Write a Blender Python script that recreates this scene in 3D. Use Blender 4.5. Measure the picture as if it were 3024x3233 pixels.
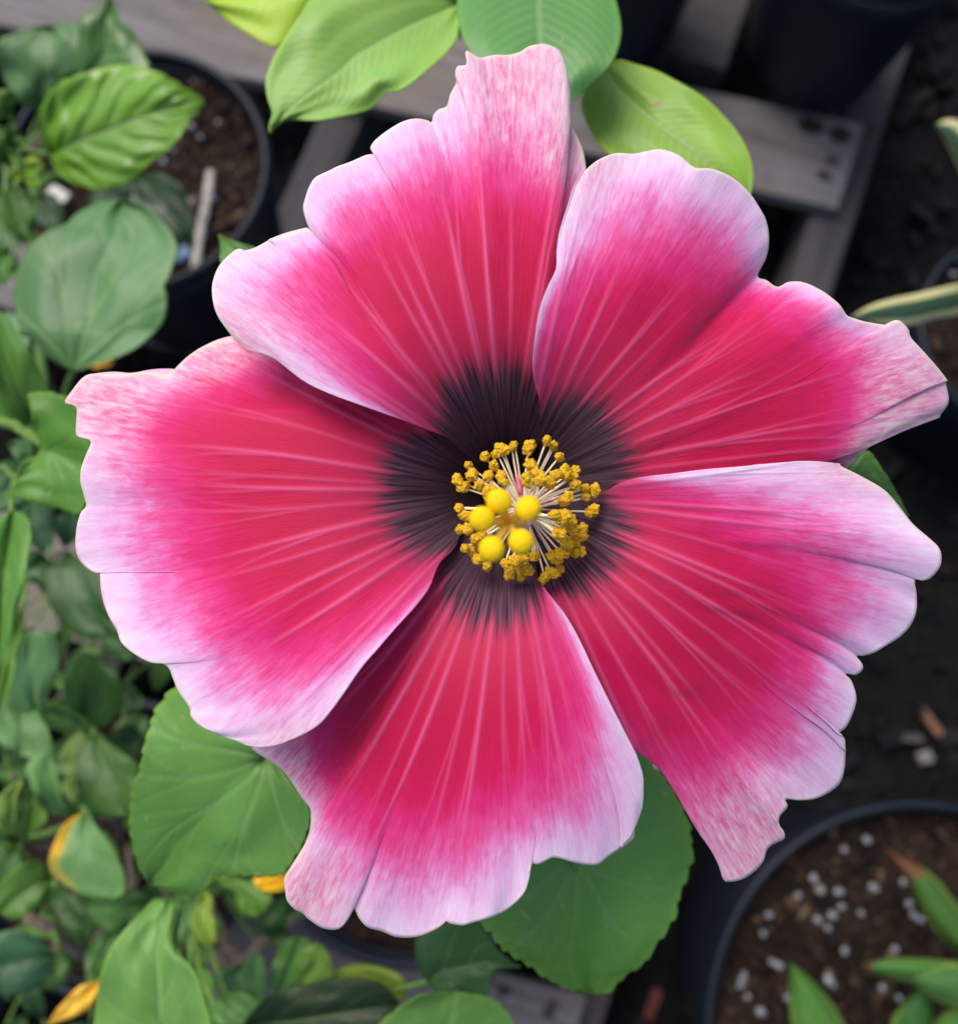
import bpy, bmesh, math, random
import numpy as np
from mathutils import Vector, Matrix

random.seed(7)
RNG = np.random.default_rng(11)
for o in list(bpy.data.objects):
    bpy.data.objects.remove(o)
SC = bpy.context.scene
COL = SC.collection

# ------------------------------------------------------------------ camera
PW, PH, F = 3024.0, 3233.0, 3028.0          # photograph size and focal length in photo pixels
TILT = math.radians(12.0)
CAMH = 0.90                                 # camera height over the pallet deck (z = 0)
GROUND_Z = -0.112
D0 = 0.190                                  # distance of the flower's petal plane
cam = bpy.data.cameras.new('camera')
cam.sensor_fit = 'HORIZONTAL'
cam.sensor_width = 36.0
cam.lens = 36.0 * F / PW
cam.clip_start = 0.01
cam.clip_end = 200.0
cam.dof.use_dof = True
cam.dof.focus_distance = 0.193
cam.dof.aperture_fstop = 12.5
camo = bpy.data.objects.new('camera', cam)
camo.location = (0, 0, CAMH)
camo.rotation_euler = (TILT, 0, 0)
COL.objects.link(camo)
SC.camera = camo

# ------------------------------------------------------------------ light
SUN_EL, SUN_AZ = math.radians(58), math.radians(-35)     # azimuth measured from +Y towards +X
w = bpy.data.worlds.new('World')
SC.world = w
w.use_nodes = True
nt = w.node_tree
nt.nodes.clear()
sky = nt.nodes.new('ShaderNodeTexSky')
sky.sky_type = 'NISHITA'
sky.sun_disc = False
sky.sun_elevation = SUN_EL
sky.sun_rotation = SUN_AZ
sky.dust_density = 3.0
sky.ozone_density = 1.0
bg = nt.nodes.new('ShaderNodeBackground')
bg.inputs['Strength'].default_value = 0.11
wo = nt.nodes.new('ShaderNodeOutputWorld')
nt.links.new(sky.outputs[0], bg.inputs[0])
nt.links.new(bg.outputs[0], wo.inputs[0])
sl = bpy.data.lights.new('sun', 'SUN')
sl.energy = 1.5
sl.angle = math.radians(35)
sl.color = (1.0, 0.95, 0.88)
so = bpy.data.objects.new('sun', sl)
sd = Vector((math.sin(SUN_AZ) * math.cos(SUN_EL), math.cos(SUN_AZ) * math.cos(SUN_EL), math.sin(SUN_EL)))
so.rotation_euler = sd.to_track_quat('Z', 'Y').to_euler()
so.location = sd * 5
COL.objects.link(so)
SC.view_settings.view_transform = 'Standard'
SC.view_settings.look = 'None'
SC.view_settings.exposure = 0.66
SC.view_settings.gamma = 1.0
SC.view_settings.use_curve_mapping = False
SC.cycles.max_bounces = 6

# ------------------------------------------------------------------ pixel -> world
CT, ST = math.cos(TILT), math.sin(TILT)
TILE = {  # zoomed views of the photograph: x offset, y offset, photo pixels per view pixel
    0: (0, 0, 1.6267), 1: (0, 0, 1 / 1.807), 2: (800, 0, .5917), 3: (1700, 0, .7122), 4: (0, 1000, .6035),
    5: (0, 2000, .6203), 6: (800, 2200, .6455), 7: (1900, 2100, .6046), 8: (1150, 1100, .511),
    9: (0, 1500, 1 / 1.988), 10: (0, 2400, 1 / 2.998), 11: (2600, 1300, 1 / 1.528), 12: (2500, 350, 1 / 2.208)}

def T(n, *pts):
    ox, oy, s = TILE[n]
    return [(ox + x * s, oy + y * s) for x, y in pts]

def T1(n, x, y):
    return T(n, (x, y))[0]

def ray(px, py):
    x = (np.asarray(px, float) - PW / 2) / F
    y = -(np.asarray(py, float) - PH / 2) / F
    z = -np.ones_like(x)
    return np.stack([x, y * CT - z * ST, y * ST + z * CT], -1)

def W(px, py, Z):
    return np.array([0, 0, CAMH]) + ray(px, py) * np.asarray(Z, float)[..., None]

def G(px, py, z):
    r = ray(px, py)
    k = (z - CAMH) / r[2]
    return np.array([0, 0, CAMH]) + r * k

# ------------------------------------------------------------------ small helpers
def srgb(*c):
    c = np.array(c, float) / 255.0
    return np.where(c <= .04045, c / 12.92, ((c + .055) / 1.055) ** 2.4)

def noise1(x, seed, n=4096):
    r = np.random.default_rng(seed).uniform(-1, 1, n)
    x = np.asarray(x, float)
    i = np.floor(x).astype(int)
    f = x - i
    f = f * f * (3 - 2 * f)
    return r[i % n] * (1 - f) + r[(i + 1) % n] * f

def noise2(x, y, seed):
    r = np.random.default_rng(seed).uniform(-1, 1, (64, 64))
    x = np.asarray(x, float); y = np.asarray(y, float)
    i = np.floor(x).astype(int); j = np.floor(y).astype(int)
    f = x - i; g = y - j
    f = f * f * (3 - 2 * f); g = g * g * (3 - 2 * g)
    a = r[i % 64, j % 64] * (1 - f) + r[(i + 1) % 64, j % 64] * f
    b = r[i % 64, (j + 1) % 64] * (1 - f) + r[(i + 1) % 64, (j + 1) % 64] * f
    return a * (1 - g) + b * g

def snoise(x, seed):
    rg = np.random.default_rng(seed)
    x = np.asarray(x, float)
    return sum(np.sin(x * f * rg.uniform(.8, 1.25) + rg.uniform(0, 6.28)) * w_ for f, w_ in ((2.1, .45), (3.7, .35), (6.1, .2)))

def sstep(a, b, x):
    t = np.clip((np.asarray(x, float) - a) / (b - a), 0, 1)
    return t * t * (3 - 2 * t)

def resample(pts, n, smooth=True, closed=False):
    p = np.array(pts, float)
    if smooth and len(p) > 2:
        q = []
        m = len(p)
        for i in range(m - 1):
            p0 = p[max(i - 1, 0)]; p1 = p[i]; p2 = p[i + 1]; p3 = p[min(i + 2, m - 1)]
            for k in range(8):
                t = k / 8
                q.append(.5 * (2 * p1 + (p2 - p0) * t + (2 * p0 - 5 * p1 + 4 * p2 - p3) * t * t + (3 * p1 - p0 - 3 * p2 + p3) * t ** 3))
        q.append(p[-1])
        p = np.array(q)
    d = np.r_[0, np.cumsum(np.linalg.norm(np.diff(p, axis=0), axis=1))]
    s = np.linspace(0, d[-1], n)
    return np.stack([np.interp(s, d, p[:, k]) for k in range(p.shape[1])], -1)

def seg_dist(P, line):
    best = np.full(len(P), 1e9)
    for a, b in zip(line[:-1], line[1:]):
        ab = b - a
        L = ab @ ab + 1e-9
        t = np.clip(((P - a) @ ab) / L, 0, 1)
        d = np.linalg.norm(P - (a + t[:, None] * ab), axis=1)
        best = np.minimum(best, d)
    return best

def in_poly(P, poly):
    x, y = P[:, 0], P[:, 1]
    ins = np.zeros(len(P), bool)
    for (x0, y0), (x1, y1) in zip(poly, np.roll(poly, -1, 0)):
        c = (y0 > y) != (y1 > y)
        xi = (x1 - x0) * (y - y0) / (y1 - y0 + 1e-12) + x0
        ins ^= c & (x < xi)
    return ins

def mesh_from(verts, faces, smooth=True, name='mesh'):
    me = bpy.data.meshes.new(name)
    me.from_pydata(np.asarray(verts).tolist(), [], faces if isinstance(faces, list) else faces.tolist())
    if smooth:
        me.polygons.foreach_set('use_smooth', np.ones(len(me.polygons), bool))
    me.update()
    return me

def grid_faces(nu, nv, wrap=False):
    i = np.arange(nu if wrap else nu - 1)[:, None]
    j = np.arange(nv - 1)[None, :]
    i2 = (i + 1) % nu
    a = i * nv + j; b = i2 * nv + j; c = i2 * nv + j + 1; d = i * nv + j + 1
    return np.stack(np.broadcast_arrays(a, b, c, d), -1).reshape(-1, 4)

def attr_f(me, name, arr):
    at = me.attributes.new(name, 'FLOAT', 'POINT')
    at.data.foreach_set('value', np.asarray(arr, np.float32).ravel())

def attr_v(me, name, arr):
    at = me.attributes.new(name, 'FLOAT_VECTOR', 'POINT')
    at.data.foreach_set('vector', np.asarray(arr, np.float32).ravel())

def attr_c(me, name, arr):
    a = np.asarray(arr, np.float32)
    if a.shape[1] == 3:
        a = np.c_[a, np.ones(len(a), np.float32)]
    at = me.attributes.new(name, 'FLOAT_COLOR', 'POINT')
    at.data.foreach_set('color', a.ravel())

def obj(name, me, mat=None, parent=None, loc=None):
    o = bpy.data.objects.new(name, me)
    COL.objects.link(o)
    if mat is not None and me is not None and not me.materials:
        me.materials.append(mat)
    if parent is not None:
        o.parent = parent
    if loc is not None:
        o.location = loc
    return o

def thing(name, label, cat, loc=(0, 0, 0), group=None):
    o = bpy.data.objects.new(name, None)
    o.empty_display_size = .02
    o.location = loc
    COL.objects.link(o)
    tag(o, label, cat, group)
    return o

def tag(o, label, cat, group=None, kind=None):
    o['label'] = label
    o['category'] = cat
    if group: o['group'] = group
    if kind: o['kind'] = kind
    return o

def tube(path, radii, n=8, cap=True):
    p = np.asarray(path, float)
    m = len(p)
    radii = np.broadcast_to(np.asarray(radii, float), (m,)) if np.ndim(radii) <= 1 else radii
    tan = np.gradient(p, axis=0)
    tan /= np.linalg.norm(tan, axis=1)[:, None] + 1e-12
    ref = np.array([.13, .27, .95]) if abs(tan[0][2]) < .8 else np.array([1., .1, 0.])
    nrm = np.cross(tan[0], ref); nrm /= np.linalg.norm(nrm)
    V = []
    ang = np.linspace(0, 2 * np.pi, n, endpoint=False)
    for i in range(m):
        nrm = nrm - tan[i] * (nrm @ tan[i]); nrm /= np.linalg.norm(nrm) + 1e-12
        b = np.cross(tan[i], nrm)
        V.append(p[i] + radii[i] * (np.cos(ang)[:, None] * nrm + np.sin(ang)[:, None] * b))
    V = np.concatenate(V)
    Fc = []
    for i in range(m - 1):
        for k in range(n):
            k2 = (k + 1) % n
            Fc.append((i * n + k, i * n + k2, (i + 1) * n + k2, (i + 1) * n + k))
    if cap:
        Fc.append(tuple(range(n))[::-1])
        Fc.append(tuple((m - 1) * n + k for k in range(n)))
    return V, Fc

def bez(p0, p1, p2, n=8):
    t = np.linspace(0, 1, n)[:, None]
    return (1 - t) ** 2 * np.asarray(p0) + 2 * t * (1 - t) * np.asarray(p1) + t * t * np.asarray(p2)

def lathe(profile, n=64):
    V, m = [], len(profile)
    for k in range(n):
        a = 2 * math.pi * k / n
        for r, z in profile:
            V.append((r * math.cos(a), r * math.sin(a), z))
    return np.array(V), grid_faces(n, m, wrap=True)

# ------------------------------------------------------------------ materials
class Mat:
    def __init__(s, name):
        s.m = bpy.data.materials.new(name)
        s.m.use_nodes = True
        s.t = s.m.node_tree
        s.b = s.t.nodes['Principled BSDF']
        s.out = s.t.nodes['Material Output']
    def n(s, typ, **kw):
        nd = s.t.nodes.new(typ)
        for k, v in kw.items():
            setattr(nd, k, v)
        return nd
    def link(s, a, b):
        s.t.links.new(a, b)
    def attr(s, name, out='Fac'):
        return s.n('ShaderNodeAttribute', attribute_name=name).outputs[out]
    def val(s, sock, v):
        if hasattr(v, 'links') or hasattr(v, 'is_linked'):
            s.link(v, sock)
        else:
            sock.default_value = v
    def math(s, op, a, b=0.0, c=None, clamp=False):
        nd = s.n('ShaderNodeMath', operation=op, use_clamp=clamp)
        s.val(nd.inputs[0], a); s.val(nd.inputs[1], b)
        if c is not None: s.val(nd.inputs[2], c)
        return nd.outputs[0]
    def step(s, x, a, b, lo=0.0, hi=1.0):
        nd = s.n('ShaderNodeMapRange', interpolation_type='SMOOTHSTEP')
        s.val(nd.inputs[0], x)
        for i, v in enumerate((a, b, lo, hi)): nd.inputs[i + 1].default_value = v
        return nd.outputs[0]
    def mix(s, f, a, b, mode='MIX'):
        nd = s.n('ShaderNodeMix', data_type='RGBA', blend_type=mode)
        s.val(nd.inputs[0], f)
        for sock, v in ((nd.inputs[6], a), (nd.inputs[7], b)):
            if hasattr(v, 'is_linked'): s.link(v, sock)
            else: sock.default_value = (*[float(q) for q in v], 1.0) if len(v) == 3 else v
        return nd.outputs[2]
    def noise(s, vec=None, scale=5.0, detail=2.0, rough=.5, dist=0.0, out='Fac'):
        nd = s.n('ShaderNodeTexNoise')
        nd.inputs['Scale'].default_value = scale
        nd.inputs['Detail'].default_value = detail
        nd.inputs['Roughness'].default_value = rough
        nd.inputs['Distortion'].default_value = dist
        if vec is not None: s.link(vec, nd.inputs['Vector'])
        return nd.outputs[out]
    def ramp(s, f, stops):
        nd = s.n('ShaderNodeValToRGB')
        cr = nd.color_ramp
        while len(cr.elements) < len(stops): cr.elements.new(0.5)
        for e, (p, c) in zip(cr.elements, stops):
            e.position = p; e.color = (*[float(q) for q in c], 1)
        s.val(nd.inputs[0], f)
        return nd.outputs[0]
    def scale(s, vec, sc):
        nd = s.n('ShaderNodeMapping')
        nd.inputs['Scale'].default_value = sc
        s.link(vec, nd.inputs['Vector'])
        return nd.outputs[0]
    def bump(s, h, strength=.3, dist=.001):
        nd = s.n('ShaderNodeBump')
        nd.inputs['Strength'].default_value = strength
        nd.inputs['Distance'].default_value = dist
        s.link(h, nd.inputs['Height'])
        s.link(nd.outputs[0], s.b.inputs['Normal'])
        return nd.outputs[0]
    def set(s, **kw):
        for k, v in kw.items():
            s.val(s.b.inputs[k.replace('_', ' ')], v)
    def translucent(s, col, f):
        tr = s.n('ShaderNodeBsdfTranslucent')
        s.val(tr.inputs[0], col)
        mx = s.n('ShaderNodeMixShader')
        mx.inputs[0].default_value = f
        s.link(s.b.outputs[0], mx.inputs[1]); s.link(tr.outputs[0], mx.inputs[2])
        s.link(mx.outputs[0], s.out.inputs[0])

def col4(c): return (float(c[0]), float(c[1]), float(c[2]), 1.0)

def petal_material():
    m = Mat('petal')
    tone, vein, edge, rad = m.attr('tone'), m.attr('vein'), m.attr('edge'), m.attr('rad')
    pc = m.attr('pc', 'Vector')
    streak = m.noise(m.scale(pc, (150, 7, 1)), 1.0, 3.0, .6)
    streak2 = m.noise(m.scale(pc, (60, 3.2, 1)), 1.0, 2.0, .5)
    cells = m.noise(m.scale(pc, (120, 15, 1)), 1.0, 4.0, .65, .5)
    warm = m.attr('warm')
    blot = m.noise(m.scale(pc, (14, 9, 1)), 1.0, 2.0, .5)
    st = m.math('SUBTRACT', streak, .5)
    st2 = m.math('SUBTRACT', streak2, .5)
    ce = m.math('SUBTRACT', cells, .5)
    t = m.math('MULTIPLY_ADD', st, .26, tone)
    t = m.math('MULTIPLY_ADD', st2, .34, t)
    t = m.math('MULTIPLY_ADD', ce, .52, t)
    t = m.math('MULTIPLY_ADD', m.math('SUBTRACT', blot, .5), .36, t)
    t01 = m.math('MULTIPLY_ADD', t, .5, .5, clamp=True)
    base = m.ramp(t01, [(0.0, srgb(196, 15, 70)), (.28, srgb(209, 20, 86)), (.44, srgb(221, 42, 118)),
                        (.56, srgb(229, 74, 142)), (.68, srgb(232, 120, 182)), (.82, srgb(236, 180, 221)), (1.0, srgb(240, 216, 237))])
    wf = m.math('MULTIPLY', warm, m.step(tone, -.15, .35))
    wcol = m.ramp(m.math('MULTIPLY_ADD', ce, 1.5, m.math('MULTIPLY_ADD', st, 1.0, .5)), [(.2, srgb(214, 84, 122)), (.5, srgb(230, 150, 172)), (.85, srgb(240, 212, 200))])
    base = m.mix(m.math('MULTIPLY', wf, .72), base, wcol)
    vf = m.math('MULTIPLY', vein, m.step(tone, .1, .6, .62, .0))
    base = m.mix(vf, base, tuple(srgb(238, 108, 158)))
    # cream margin
    ef = m.step(edge, 0.0, 14.0, .68, 0.0)
    base = m.mix(ef, base, tuple(srgb(244, 226, 206)))
    # dark eye with feathered border
    dr = m.math('MULTIPLY_ADD', st2, .26, rad)
    dr = m.math('MULTIPLY_ADD', st, .16, dr)
    dr = m.math('MULTIPLY_ADD', vein, .13, dr)
    df = m.step(dr, .84, 1.08, 1.0, 0.0)
    dcol = m.mix(m.step(streak2, .3, .7), tuple(srgb(60, 28, 44)), tuple(srgb(110, 78, 98)))  # paler purple-grey end carries the petal sheen in its colour
    dcol = m.mix(m.step(rad, .2, .62, 1.0, 0.0), dcol, tuple(srgb(44, 6, 18)))
    brick_ring = m.step(rad, .9, 1.7, .42, 0.0)  # brick-pink pigment zone around the eye
    base = m.mix(brick_ring, base, tuple(srgb(192, 54, 88)))
    base = m.mix(df, base, dcol)
    m.set(Base_Color=base, Roughness=.62)
    m.b.inputs['Specular IOR Level'].default_value = .22
    m.b.inputs['Sheen Weight'].default_value = .12
    m.b.inputs['Sheen Roughness'].default_value = .5
    h = m.math('MULTIPLY_ADD', streak, .6, m.math('MULTIPLY', cells, .55))
    h = m.math('MULTIPLY_ADD', vein, .25, h)
    m.bump(h, .30, .0005)
    m.translucent(base, .16)
    return m.m

def leaf_material(name='leaf', gloss=.42, tr=.18, spec=.42):
    m = Mat(name)
    tint = m.attr('tint', 'Color')
    vein = m.attr('vein')
    lc = m.attr('lc', 'Vector')
    n1 = m.noise(lc, 9.0, 3.0, .55)
    n2 = m.noise(lc, 70.0, 2.0, .5)
    c = m.mix(m.step(n1, .3, .75, 0, .55), tint, (1.25, 1.06, .72), 'MULTIPLY')
    c = m.mix(m.step(n2, .35, .7, 0, .35), c, (.8, .86, .85), 'MULTIPLY')
    lite = m.mix(.5, tint, (.40, .55, .25))
    c = m.mix(m.math('MULTIPLY', vein, .75), c, lite)
    spot = m.step(m.noise(lc, 23.0, 1.0, .5), .72, .8, 0, .55)
    c = m.mix(spot, c, (.42, .42, .10))
    m.set(Base_Color=c, Roughness=gloss)
    m.b.inputs['Specular IOR Level'].default_value = spec
    h = m.math('MULTIPLY_ADD', vein, -.35, m.math('MULTIPLY', n2, .35))
    m.bump(h, .30, .0010)
    m.translucent(c, tr)
    return m.m

def plain(name, c, rough=.6, spec=.4, nscale=60, var=.25, bump=.2, bdist=.0005, dark=None):
    m = Mat(name)
    tc = m.n('ShaderNodeTexCoord').outputs['Object']
    n = m.noise(tc, nscale, 4.0, .6)
    d = dark if dark is not None else tuple(q * (1 - var) for q in c)
    m.set(Base_Color=m.mix(m.step(n, .3, .7), d, tuple(c)), Roughness=rough)
    m.b.inputs['Specular IOR Level'].default_value = spec
    if bump: m.bump(n, bump, bdist)
    return m.m

def tint_material(name, rough=.8, nscale=300, spec=.25):
    m = Mat(name)
    tint = m.attr('tint', 'Color')
    n = m.noise(m.n('ShaderNodeTexCoord').outputs['Object'], nscale, 3.0, .6)
    m.set(Base_Color=m.mix(m.step(n, .3, .75, 0, .7), tint, (.45, .42, .4), 'MULTIPLY'), Roughness=rough)
    m.b.inputs['Specular IOR Level'].default_value = spec
    m.bump(n, .5, .001)
    return m.m

def wood_material(name='weathered_wood', k=1.0):
    m = Mat(name)
    tc = m.n('ShaderNodeTexCoord').outputs['Object']
    oi = m.n('ShaderNodeObjectInfo').outputs['Random']
    ad = m.n('ShaderNodeVectorMath', operation='ADD')
    m.link(tc, ad.inputs[0]); m.link(oi, ad.inputs[1])
    v = ad.outputs[0]
    grain = m.noise(m.scale(v, (6, 160, 160)), 1.0, 5.0, .65, .5)
    big = m.noise(m.scale(v, (5, 16, 16)), 1.0, 3.0, .6)
    stain = m.noise(v, 22, 3.0, .6)
    c = m.ramp(grain, [(.25, srgb(72, 67, 66)), (.5, srgb(116, 111, 110)), (.75, srgb(142, 139, 140))])
    c = m.mix(m.step(big, .35, .75, 0, .6), c, tuple(srgb(126, 108, 92)))
    c = m.mix(m.step(stain, .55, .75, 0, .55), c, tuple(srgb(74, 62, 54)))
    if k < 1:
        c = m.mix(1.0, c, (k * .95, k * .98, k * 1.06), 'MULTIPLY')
    m.set(Base_Color=c, Roughness=.85)
    m.b.inputs['Specular IOR Level'].default_value = .2
    m.bump(grain, .5, .002)
    return m.m

def soil_material(name, c1, c2, scale=90):
    m = Mat(name)
    tc = m.n('ShaderNodeTexCoord').outputs['Object']
    n = m.noise(tc, scale, 6.0, .7)
    n2 = m.noise(tc, scale * .25, 3.0, .6)
    c = m.mix(m.step(n, .35, .7), c1, c2)
    c = m.mix(m.step(n2, .4, .7, 0, .6), c, tuple(q * .4 for q in c1))
    m.set(Base_Color=c, Roughness=.95)
    m.b.inputs['Specular IOR Level'].default_value = .15
    m.bump(n, .8, .006)
    return m.m

def anther_material():
    m = Mat('pollen')
    tc = m.n('ShaderNodeTexCoord').outputs['Object']
    oi = m.n('ShaderNodeObjectInfo').outputs['Random']
    vo = m.n('ShaderNodeTexVoronoi')
    vo.inputs['Scale'].default_value = 3600
    m.link(tc, vo.inputs['Vector'])
    n = m.noise(tc, 900, 3.0, .6)
    a = m.mix(m.step(n, .3, .7), tuple(srgb(234, 172, 20)), tuple(srgb(252, 214, 58)))
    a = m.mix(m.math('MULTIPLY', oi, .35), a, tuple(srgb(236, 196, 60)))
    a = m.mix(m.step(vo.outputs['Distance'], .3, .75, 0, .45), a, tuple(srgb(190, 128, 8)))
    m.set(Base_Color=a, Roughness=.75)
    m.b.inputs['Specular IOR Level'].default_value = .2
    m.bump(m.math('SUBTRACT', 1.0, vo.outputs['Distance']), .9, .0003)
    return m.m

M_PETAL = petal_material()
M_LEAF = leaf_material('leaf')
M_LEAF_SHINY = leaf_material('glossy_leaf', .30, .18, .55)
M_PETIOLE = plain('petiole', srgb(112, 150, 70), .55, .4, 120, .3)
M_STEM = plain('green_stem', srgb(86, 120, 58), .6, .35, 90, .4)
M_BARK = plain('twig_bark', srgb(128, 112, 100), .85, .2, 160, .5, .5, .001)
M_POT = plain('black_plastic', (.006, .010, .019), .50, .32, 40, .35, .06, .001)
M_WOOD = wood_material()
M_WOOD_SHADED = wood_material('shaded_wood', .36)  # shade below the slats painted into the wood colour
M_SOIL = soil_material('potting_soil', (.018, .011, .008), (.052, .033, .023))
M_GROUND = soil_material('ground_soil', (.004, .004, .0045), (.013, .0115, .0115), 60)
M_CRUMB = tint_material('crumbs')
M_PERLITE = plain('perlite', srgb(176, 178, 180), .9, .2, 500, .25, .6, .001)
M_KNOT = plain('wood_knot', srgb(62, 44, 34), .8, .2, 200, .5, .3)
M_NAIL = plain('rusty_nail', srgb(58, 42, 36), .6, .5, 300, .4)
M_ANTHER = anther_material()
M_FILAMENT = plain('filament', srgb(246, 232, 196), .5, .3, 400, .08, 0)
M_STIGMA = plain('stigma', srgb(250, 206, 12), .7, .2, 2500, .12, .6, .0002)
M_STYLE = plain('style', srgb(255, 214, 84), .5, .3, 500, .2, 0)
M_LABEL = plain('white_plastic', srgb(206, 204, 196), .6, .4, 90, .25)
M_BLUE = plain('blue_plastic', srgb(52, 98, 140), .4, .5, 90, .25)
M_CALYX = plain('calyx', srgb(92, 132, 62), .6, .35, 120, .3)

# ------------------------------------------------------------------ ground
def build_ground():
    bm = bmesh.new()
    n = 60
    vs = []
    xs = np.r_[np.linspace(-20, -1.5, 8), np.linspace(-1.3, 1.3, 60), np.linspace(1.5, 20, 8)]
    X, Y = np.meshgrid(xs, xs, indexing='ij')
    near = (np.abs(X) < 1.4) & (np.abs(Y) < 1.4)
    Z = GROUND_Z + np.where(near, .006 * noise2(X * 9, Y * 9, 3) + .003 * noise2(X * 31, Y * 31, 4) - .010, -.010)
    V = np.stack([X, Y, Z], -1).reshape(-1, 3)
    me = mesh_from(V, grid_faces(len(xs), len(xs)), name='ground')
    bm.free()
    o = obj('ground', me, M_GROUND)
    o['kind'] = 'structure'
    return o

def chips_mesh(centers, sizes, cols, flat=.35, tiltamp=.5, rng=None):
    rng = rng or RNG
    V, Fc, C = [], [], []
    q = [(0, 1, 2, 3), (7, 6, 5, 4), (0, 4, 5, 1), (1, 5, 6, 2), (2, 6, 7, 3), (3, 7, 4, 0)]
    base = np.array([(-1, -1, -1), (1, -1, -1), (1, 1, -1), (-1, 1, -1), (-1, -1, 1), (1, -1, 1), (1, 1, 1), (-1, 1, 1)], float)
    for c, s, co in zip(centers, sizes, cols):
        v = base * rng.uniform(.55, 1.0, (8, 3)) * np.asarray(s) * .5
        a = rng.uniform(0, 2 * math.pi)
        R = np.array(Matrix.Rotation(a, 3, 'Z') @ Matrix.Rotation(rng.normal(0, tiltamp), 3, 'X') @ Matrix.Rotation(rng.normal(0, tiltamp), 3, 'Y'))
        v = v @ R.T + c
        k = len(V) * 8
        V.append(v)
        Fc += [tuple(k + i for i in f) for f in q]
        C.append(np.repeat(np.asarray(co, float)[None, :], 8, 0))
    me = mesh_from(np.concatenate(V), Fc, smooth=False, name='chips')
    attr_c(me, 'tint', np.concatenate(C))
    return me

build_ground()
N = 5200
cx = RNG.uniform(-.95, 1.05, N); cy = RNG.uniform(-.7, 1.05, N)
L = RNG.gamma(2.2, .006, N) + .004
pal = np.array([srgb(40, 36, 36), srgb(52, 44, 42), srgb(30, 28, 30), srgb(70, 56, 48), srgb(46, 46, 52), srgb(84, 62, 50)])
cc = pal[RNG.choice(6, N, p=[.28, .2, .28, .08, .12, .04])] * RNG.uniform(.15, .5, (N, 1))
g = obj('bark_mulch', chips_mesh(np.c_[cx, cy, np.full(N, GROUND_Z - .005) + RNG.uniform(0, .008, N)], np.c_[L, L * RNG.uniform(.25, .7, N), L * .25], cc, tiltamp=.3), M_CRUMB)
tag(g, 'dark bark mulch and soil crumbs covering the ground beside the pallet', 'mulch', kind='stuff')

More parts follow.
